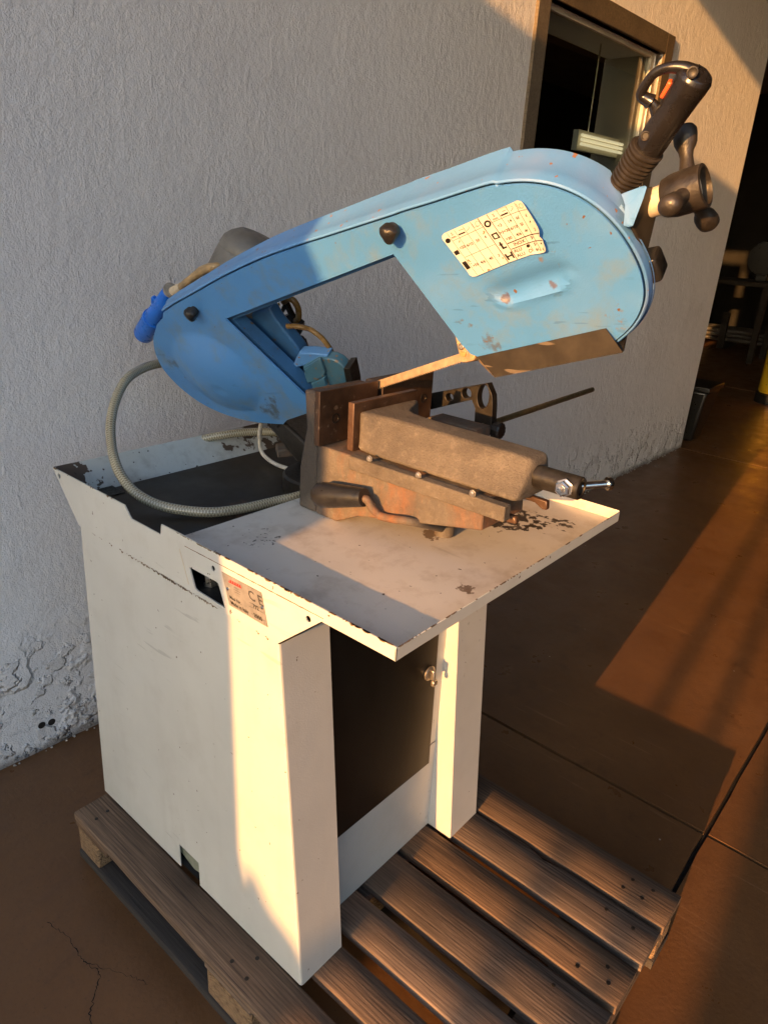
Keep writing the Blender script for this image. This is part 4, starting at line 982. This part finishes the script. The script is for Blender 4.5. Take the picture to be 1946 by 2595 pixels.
for sx, q, s in (("S", (243, 572), 1), ("mm.", (270, 607), .8), ("<50", (380, 745), 1), ("6/10", (478, 707), 1), ("50", (583, 655), 1), ("4", (683, 610), 1), (">50", (552, 978), 1), ("4/6", (650, 937), 1), ("40", (755, 890), 1), ("3", (858, 850), 1),
                 ("S", (787, 325), 1), ("mm.", (815, 365), .8), ("<3", (870, 457), 1), (">3<30", (935, 535), 1), (">30", (990, 628), 1), ("14", (1000, 400), 1), ("6/10", (1058, 483), 1), ("4/6", (1120, 572), 1), ("60", (1110, 352), 1), ("50", (1168, 437), 1), ("40", (1228, 520), 1),
                 ("6", (1232, 305), 1), ("4", (1287, 383), 1), ("3", (1350, 478), 1), ("INOX", (1125, 683), 1.1), ("30", (1305, 607), 1), ("ALU", (1108, 780), 1.1), ("ALU", (1150, 840), 1.1), ("50", (1348, 690), 1), ("4", (1432, 665), 1), ("60", (1375, 763), 1), ("6", (1458, 742), 1)):
    V, Fc = text2d(sx); P = lab_on(q); off = P
    g.add([P + LU * (v.x * .0066 * s) + LV * (v.y * .0066 * s) for v in V], Fc)
def lline(q0, q1, wd_=.00035):
    A, B = lab_on(q0), lab_on(q1); s = BC.cross(B - A).normalized() * wd_
    n = 6; pts_ = [lab_on((q0[0] + (q1[0] - q0[0]) * i / n, q0[1] + (q1[1] - q0[1]) * i / n)) for i in range(n + 1)]
    for i in range(n): g.add([pts_[i] - s, pts_[i + 1] - s, pts_[i + 1] + s, pts_[i] + s], [(0, 1, 2, 3)])
for q0, q1, wd_ in (((175, 560), (575, 1108), .0003), ((270, 520), (665, 1070), .0003), ((378, 465), (775, 1030), .0003), ((480, 415), (880, 985), .0003), ((578, 365), (983, 943), .0006), ((697, 315), (1100, 900), .0005),
                    ((820, 252), (1085, 645), .0003), ((940, 200), (1320, 800), .0003), ((1060, 150), (1420, 770), .0003), ((255, 660), (655, 475), .0003), ((415, 875), (805, 705), .0003), ((775, 415), (1245, 210), .0003),
                    ((970, 697), (1405, 520), .0007), ((1022, 770), (1450, 610), .0006)): lline(q0, q1, wd_)
def blob(P):
    c = sum((lab_on(p, .0002) for p in P), Vector((0, 0, 0))); g.add([lab_on(p, .0004) for p in P], [list(range(len(P)))])
blob(circ(190, 658, 34, 16)); blob([(262, 805), (315, 775), (350, 825), (295, 852)]); blob([(370, 945), (420, 922), (490, 1015), (440, 1040)])
blob([(325, 570), (410, 535), (418, 552), (335, 588)]); blob([(880, 318), (970, 278), (980, 297), (890, 336)])
def ringq(c, r0, r1, n=20):
    a = [lab_on(p, .0004) for p in circ(c[0], c[1], r0, n)]; b = [lab_on(p, .0004) for p in circ(c[0], c[1], r1, n)]
    g.add(a + b, [[i, (i + 1) % n, (i + 1) % n + n, i + n] for i in range(n)])
ringq((710, 435), 24, 48); ringq((1272, 787), 17, 25); blob(circ(1241, 725, 23, 14))
def quad_ring(P, Q): 
    a = [lab_on(p, .0004) for p in P]; b = [lab_on(p, .0004) for p in Q]; g.add(a + b, [[i, (i + 1) % 4, (i + 1) % 4 + 4, i + 4] for i in range(4)])
quad_ring([(750, 577), (825, 540), (882, 615), (800, 645)], [(780, 582), (820, 565), (850, 610), (808, 625)])
blob([(855, 682), (875, 670), (925, 742), (955, 725), (968, 748), (910, 770)]); blob([(858, 712), (905, 690), (912, 702), (865, 725)])
blob([(928, 840), (948, 828), (1005, 905), (985, 917)]); blob([(1000, 805), (1020, 795), (1070, 880), (1050, 888)]); blob([(965, 860), (1030, 830), (1040, 850), (975, 880)])
for c in ((580, 430), (1160, 180)): ringq(c, 30, 34); 
for (qa, qb) in (((500, 430), (530, 480)), ((530, 480), (590, 470)), ((1085, 165), (1120, 220)), ((1120, 220), (1180, 208)), ((440, 530), (470, 485)), ((1015, 270), (1045, 220)), ((1040, 215), (1020, 205)), ((465, 480), (455, 470)), ((330, 525), (400, 500)), ((900, 275), (945, 255))): lline(qa, qb, .0003)
g.make("chart_print", M_ink, lb)
# --- steel guard plate under the front wheel
gt0, gt1 = BX(z2(538, 1150), .006), BX(z2(1213, 1001), .006)
gb0, gb1 = BX(z2(630, 1258), .020), BX(z2(1302, 1126), .020)
gpl = G().prism([gt0, gt1, gb1, gb0], -BC * .0015).make("chip_guard", M_guard, saw)
G().prism([BX(z2(545, 1158), .004), BX(z2(628, 1257), .019), BX(z2(600, 1225), -.02), BX(z2(548, 1175), -.02)], -BB * .001).make("guard_return", M_guide, saw)
P = [BX(z2(1250, 1060), -.004), BX(z2(1330, 1005), -.03), BX(z2(1305, 1120), -.03), BX(z2(1298, 1122), .012)]
G().prism(P, BA * .0012).make("guard_end", M_black, saw)
# --- tension bracket at the nose: blue gusset, steel cheek, collar and three-armed hand wheel
def tri(P, d, nm, mat, **kw): return G().prism(P, d).make(nm, mat, saw, **kw)
tri([BX(w4(735, 745), -.030), BX(w4(915, 680), -.022), BX(w4(940, 692), -.022), BX(w4(905, 800), -.012), BX(w4(810, 1055), .003), BX(w4(755, 1035), .003), BX(w4(775, 850), -.010)], -BA * .006 + BB * 0, "nose_gusset", M_blueflange, bevel=0.003)
ck = [BX(w4(925, 700), -.026), BX(w4(985, 690), -.050), BX(w4(1030, 930), -.045), BX(w4(938, 1310), -.024), BX(w4(805, 1060), -.004), BX(w4(880, 840), -.014)]
tri(ck, -BA * .004, "nose_cheek", M_guard, bevel=0.001)
hc = -.048
hA = BX(w4(960, 850), hc); 
L1 = (BX(w4(1350, 712), hc) - hA).dot(BA)
G().lathe(hA - BA * .03, BA, [(0, .0175), (.05 + .0, .0185), (.058, .0185)], 24).make("tension_collar", M_collar, saw, smooth=40)
hub0 = hA + BA * .020
hl = max(.05, min(.085, L1 - .018))
hw_ = G().lathe(hub0, BA, [(0, .015), (.001, .0235), (.012, .0265), (hl * .55, .027), (hl, .0265), (hl + .001, .0225), (hl - .012, .0215), (hl - .0125, .001)], 32).make("tension_wheel", M_knob, saw, smooth=40)
hm = hub0 + BA * (hl * .58)
dark = Vector((0, 0, 0))
Xb = BA.cross(BB).normalized()
for qe, nm in ((w4(1290, 225), 0), (w4(1150, 860), 1), (w4(1500, 1030), 2)):
    pass
for qe in (w4(1285, 235), w4(1165, 850), w4(1490, 1010)):
    dv_ = onp(qe, hm, BA) - hm; L_ = min(max(dv_.length, .078), .098); dr_ = dv_.normalized()
    prof = [(t * L_, r) for t, r in ((.10, .0135), (.26, .0110), (.42, .0088), (.54, .0080), (.63, .0090), (.70, .0120), (.76, .0138), (.88, .0146), (.97, .0140), (1.03, .0105), (1.055, .005), (1.06, .001))]
    G().lathe(hm, dr_, prof, 20, u=BA, sx=0.92).make("wheel_arm", M_knob, hw_, smooth=60)
G().lathe(hub0 + BA * (hl - .011), BA, [(0, .0205), (.0004, .0205), (.0006, .001)], 28).make("hub_cap", M_collar, hw_)
# black knob at the nose
kq = BX(w4(955, 1420), -.035)
g = G().lathe(kq - BA * .012, BA, [(0, .020), (.003, .0265), (.028, .0245), (.030, .020), (.0305, .001)], 4, u=BB + BC); g.make("nose_knob", M_black, saw, bevel=0.002)
# --- handle: ribbed neck, grip, guard, trigger
HC = -0.060
def hx(q, f=y7, c=HC): return BX(f(*q), c)
n0, n1 = hx((690, 705), w4), hx((948, 330), w4)
nd = (n1 - n0); nl = nd.length; prof = [(-.03, .014), (0, .0160)]
nr = 10
for i in range(nr):
    a = nl * (i / nr); r = .0165 + .0045 * i / nr; w_ = nl / nr
    prof += [(a + w_ * .05, r), (a + w_ * .15, r + .0022), (a + w_ * .60, r + .0022), (a + w_ * .70, r - .0008), (a + w_ * .98, r - .0008)]
neck = G().lathe(n0, nd, prof, 28).make("ribbed_neck", M_knob, saw, smooth=30)
hp_ = [hx(q) for q in ((932, 905), (968, 850), (1022, 765), (1084, 670), (1146, 575), (1190, 507), (1216, 466), (1232, 440), (1243, 422), (1248, 412))]
rad_ = [.0175, .0185, .0188, .0192, .0200, .0210, .0212, .0185, .0120, .003]
sp_ = spline(hp_, 5)
def rr_(t):
    x = t * (len(rad_) - 1); i = min(int(x), len(rad_) - 2); f = x - i; return rad_[i] * (1 - f) + rad_[i + 1] * f
grip = G().tube(sp_, rr_, 28).make("grip", M_blackgloss, saw, smooth=60)
gd_ = [hx(q) for q in ((1215, 440), (1160, 412), (1100, 402), (1030, 412), (968, 445), (925, 500), (897, 548), (896, 578), (930, 600), (962, 622), (985, 665), (1010, 720))]
def gr(t): return .0100 - .0045 * math.sin(min(1, t * 1.25) * math.pi) ** .5 if t < .8 else .0052 + .02 * (t - .8)
G().tube(spline(gd_, 6), gr, 16).make("hand_guard", M_blackgloss, grip, smooth=60)
tq = [hx(q, y7, HC + .006) for q in ((1052, 492), (1080, 500), (1075, 520), (1022, 600), (1000, 588), (1035, 530))]
G().prism(tq, -BC * .010).make("trigger", M_red, grip, bevel=0.0015)
for q, s_ in (((1202, 434), .0062), ((918, 818), .0055)):
    P = hx(q); vw = (CAM - P).normalized(); rad0 = .0205 if q[0] > 1000 else .0185
    G().lathe(P + vw * (rad0 * .93), vw, [(0, s_), (.002, s_), (.0025, s_ * .8), (.0015, s_ * .6)], 12).make("grip_screw", M_guard, grip, smooth=40)

# --- behind the bow: motor, plug and cable
mq0, mq1 = BX(w6(1180, 620), -.12), BX(w6(1330, 215), -.17)
md = (mq1 - mq0).normalized(); ml = (mq1 - mq0).length
mot = G().lathe(mq0 - md * .05, md, [(0, .078), (.05, .077), (ml * .6 + .05, .070), (ml * .6 + .052, .0685), (ml * .6 + .055, .0695), (ml * .85 + .05, .066), (ml + .05, .056), (ml + .062, .040), (ml + .066, .001)], 40).make("motor", M_motor, saw, smooth=40)
pc = -.075
p0, p1 = BX(w6(415, 745), pc), BX(w6(145, 1185), pc)
pd = p1 - p0; plen = pd.length
plug = G().lathe(p0, pd, [(0, .014), (.004, .0165), (plen * .25, .0185), (plen * .58, .0225), (plen * .585, .0255), (plen * .62, .0262), (plen * .63, .0245), (plen * .98, .0250), (plen, .0240), (plen, .0215), (plen - .02, .0205), (plen - .021, .001)], 32).make("power_plug", M_plug, saw, smooth=30)
e0 = BX(w6(268, 860), pc); up_ = (BX(w6(215, 800), pc) - e0)
G().prism([BX(w6(*q), pc + .004) for q in ((220, 905), (215, 805), (232, 803), (285, 850), (262, 880))], -BC * .010).make("latch", M_plug, plug, bevel=0.001)
G().lathe(p0 - pd.normalized() * .012, pd, [(-.001, .006), (0, .0165), (.008, .0165), (.010, .012)], 24).make("plug_nut", M_grey, plug, smooth=40)
c0_ = BX(w6(445, 745), pc); c1_ = BX(w6(540, 690), pc)
G().tube([p0 - pd.normalized() * .008, c0_, c1_], lambda t: .0125 - .003 * t, 14).make("strain_relief", M_collar, plug, smooth=40)
G().tube(spline([c1_, BX(w6(600, 640), pc), BX(w6(720, 545), pc), BX(w6(800, 505), pc), BX(w6(900, 478), pc), BX(w6(1000, 500), pc - .02), BX(w6(1080, 600), pc - .04)], 6), .0085, 12).make("power_cable", M_cord, saw, smooth=60)
G().tube(spline([BX(w6(560, 690), pc - .01), BX(w6(660, 590), pc - .01), BX(w6(720, 525), pc - .01), BX(w6(780, 492), pc - .01), BX(w6(880, 470), pc - .01), BX(w6(1000, 520), pc - .03)], 6), .0065, 12).make("power_cable", M_cord, saw, smooth=60)
# --- inside the throat: rear guide arm, guide block, amber tube, return spring frame
def bpoly(P, c0, c1, nm, mat, f=z1, **kw): return G().prism([BX(f(*q), c0) for q in P], BC * (c1 - c0)).make(nm, mat, saw, **kw)
bpoly([(600, 960), (720, 915), (790, 893), (830, 960), (900, 1050), (945, 1105), (960, 1130), (1000, 1240), (1020, 1330), (1060, 1400), (1010, 1420), (900, 1350), (700, 1150), (560, 1000)], -.055, -.085, "guide_arm", M_bluedark, bevel=0.004)
bpoly([(905, 1215), (945, 1130), (1010, 1130), (1100, 1140), (1090, 1180), (985, 1195)], -.035, -.06, "arm_ledge", M_blueflange, bevel=0.003)
gb = bpoly([(968, 1200), (1050, 1155), (1120, 1160), (1160, 1180), (1190, 1210), (1225, 1330), (1150, 1360), (1010, 1330), (985, 1280)], -.030, -.055, "rear_guide", M_guideblue, bevel=0.003)
bpoly([(972, 1215), (1058, 1158), (1085, 1230), (1080, 1255), (992, 1290)], -.022, -.030, "rear_guide_cap", M_guideblue, bevel=0.002)
bpoly([(1010, 1290), (1080, 1260), (1090, 1300), (1110, 1320), (1030, 1340)], -.018, -.030, "rear_guide_pad", M_guideblue, bevel=0.002)
bpoly([(1183, 1210), (1215, 1208), (1235, 1300), (1240, 1345), (1205, 1345)], -.026, -.060, "rear_guide_plate", M_blackmetal, bevel=0.001)
for q in ((1050, 1118), (1068, 1125)):
    P = BX(z1(*q), -.05); G().lathe(P - BB * .012, BB, [(0, .007), (.001, .0085), (.010, .0085), (.011, .006), (.016, .0055), (.0165, .001)], 6).make("guide_bolt", M_steel, saw)
tp = [BX(w2(*q), -.07) for q in ((330, 1490), (420, 1475), (600, 1472), (760, 1500))] + [BX(w3(*q), -.06) for q in ((340, 120), (490, 240), (610, 400), (680, 560), (715, 660), (730, 720))]
G().tube(spline(tp, 5), .0055, 12).make("coolant_tube", M_amber, saw, smooth=60)
# black cable guide bracket behind
bq = lambda P, f=w2: [BX(f(*q), -.16) for q in P]
for P in ([(420, 1140), (460, 1120), (560, 1330), (520, 1345)], [(340, 1400), (520, 1300), (700, 1440), (700, 1530), (560, 1780), (430, 1500)], [(330, 1400), (430, 1160), (480, 1200), (370, 1390)]):
    G().prism(bq(P), -BC * .01).make("cable_bracket", M_black, saw)
G().prism(bq([(240, 1190), (370, 1150), (380, 1180), (310, 1310)]), -BC * .002).make("warning_tag", M_yellowtag, saw)
G().tube(spline(bq([(430, 1130), (500, 1090), (570, 1110), (620, 1180), (645, 1260), (640, 1360), (600, 1400)]), 6), .007, 12).make("coiled_cable", M_amber, saw, smooth=60)
G().tube(spline(bq([(640, 1640), (690, 1640), (720, 1700)]) + [BX(w3(*q), -.16) for q in ((190, 260), (225, 360), (235, 450), (220, 560))], 6), .006, 10).make("cable_tail", M_black, saw, smooth=60)
# --- hoses
hp1 = [BX(z1(330, 1160), -.05)] + [on((a, b), 2, z) for a, b, z in ((418, 918, 1.175), (370, 930, 1.172), (325, 957, 1.16), (297, 1003, 1.13), (282, 1060, 1.092), (281, 1112, 1.058), (290, 1165, 1.028), (310, 1210, 1.002), (345, 1250, .980), (400, 1279, .965), (470, 1294, .958), (545, 1298, .957), (620, 1288, .957), (690, 1272, .960), (752, 1258, .966), (800, 1240, .968))]
g = G().tube(spline(hp1, 8), .0105, 16); g.make("coolant_hose", M_hose, saw, smooth=60, uvs=g.uv)
hp2 = [on((a, b), 2, z) for a, b, z in ((488, 1118, .985), (560, 1103, 1.0), (640, 1094, 1.005), (705, 1096, 1.005), (775, 1106, 1.0), (830, 1120, .99))]
g = G().tube(spline(hp2, 8), .0105, 16); g.make("drain_hose", M_hose, saw, smooth=60, uvs=g.uv)
hp3 = [BX((664, 1060), -.02)] + [on((a, b), 2, z) for a, b, z in ((659, 1090, 1.03), (658, 1120, .995), (666, 1150, .965), (693, 1173, .954), (727, 1186, .952), (765, 1191, .952), (800, 1190, .952))]
G().tube(spline(hp3, 6), .005, 12).make("thin_tube", M_tube, saw, smooth=60)
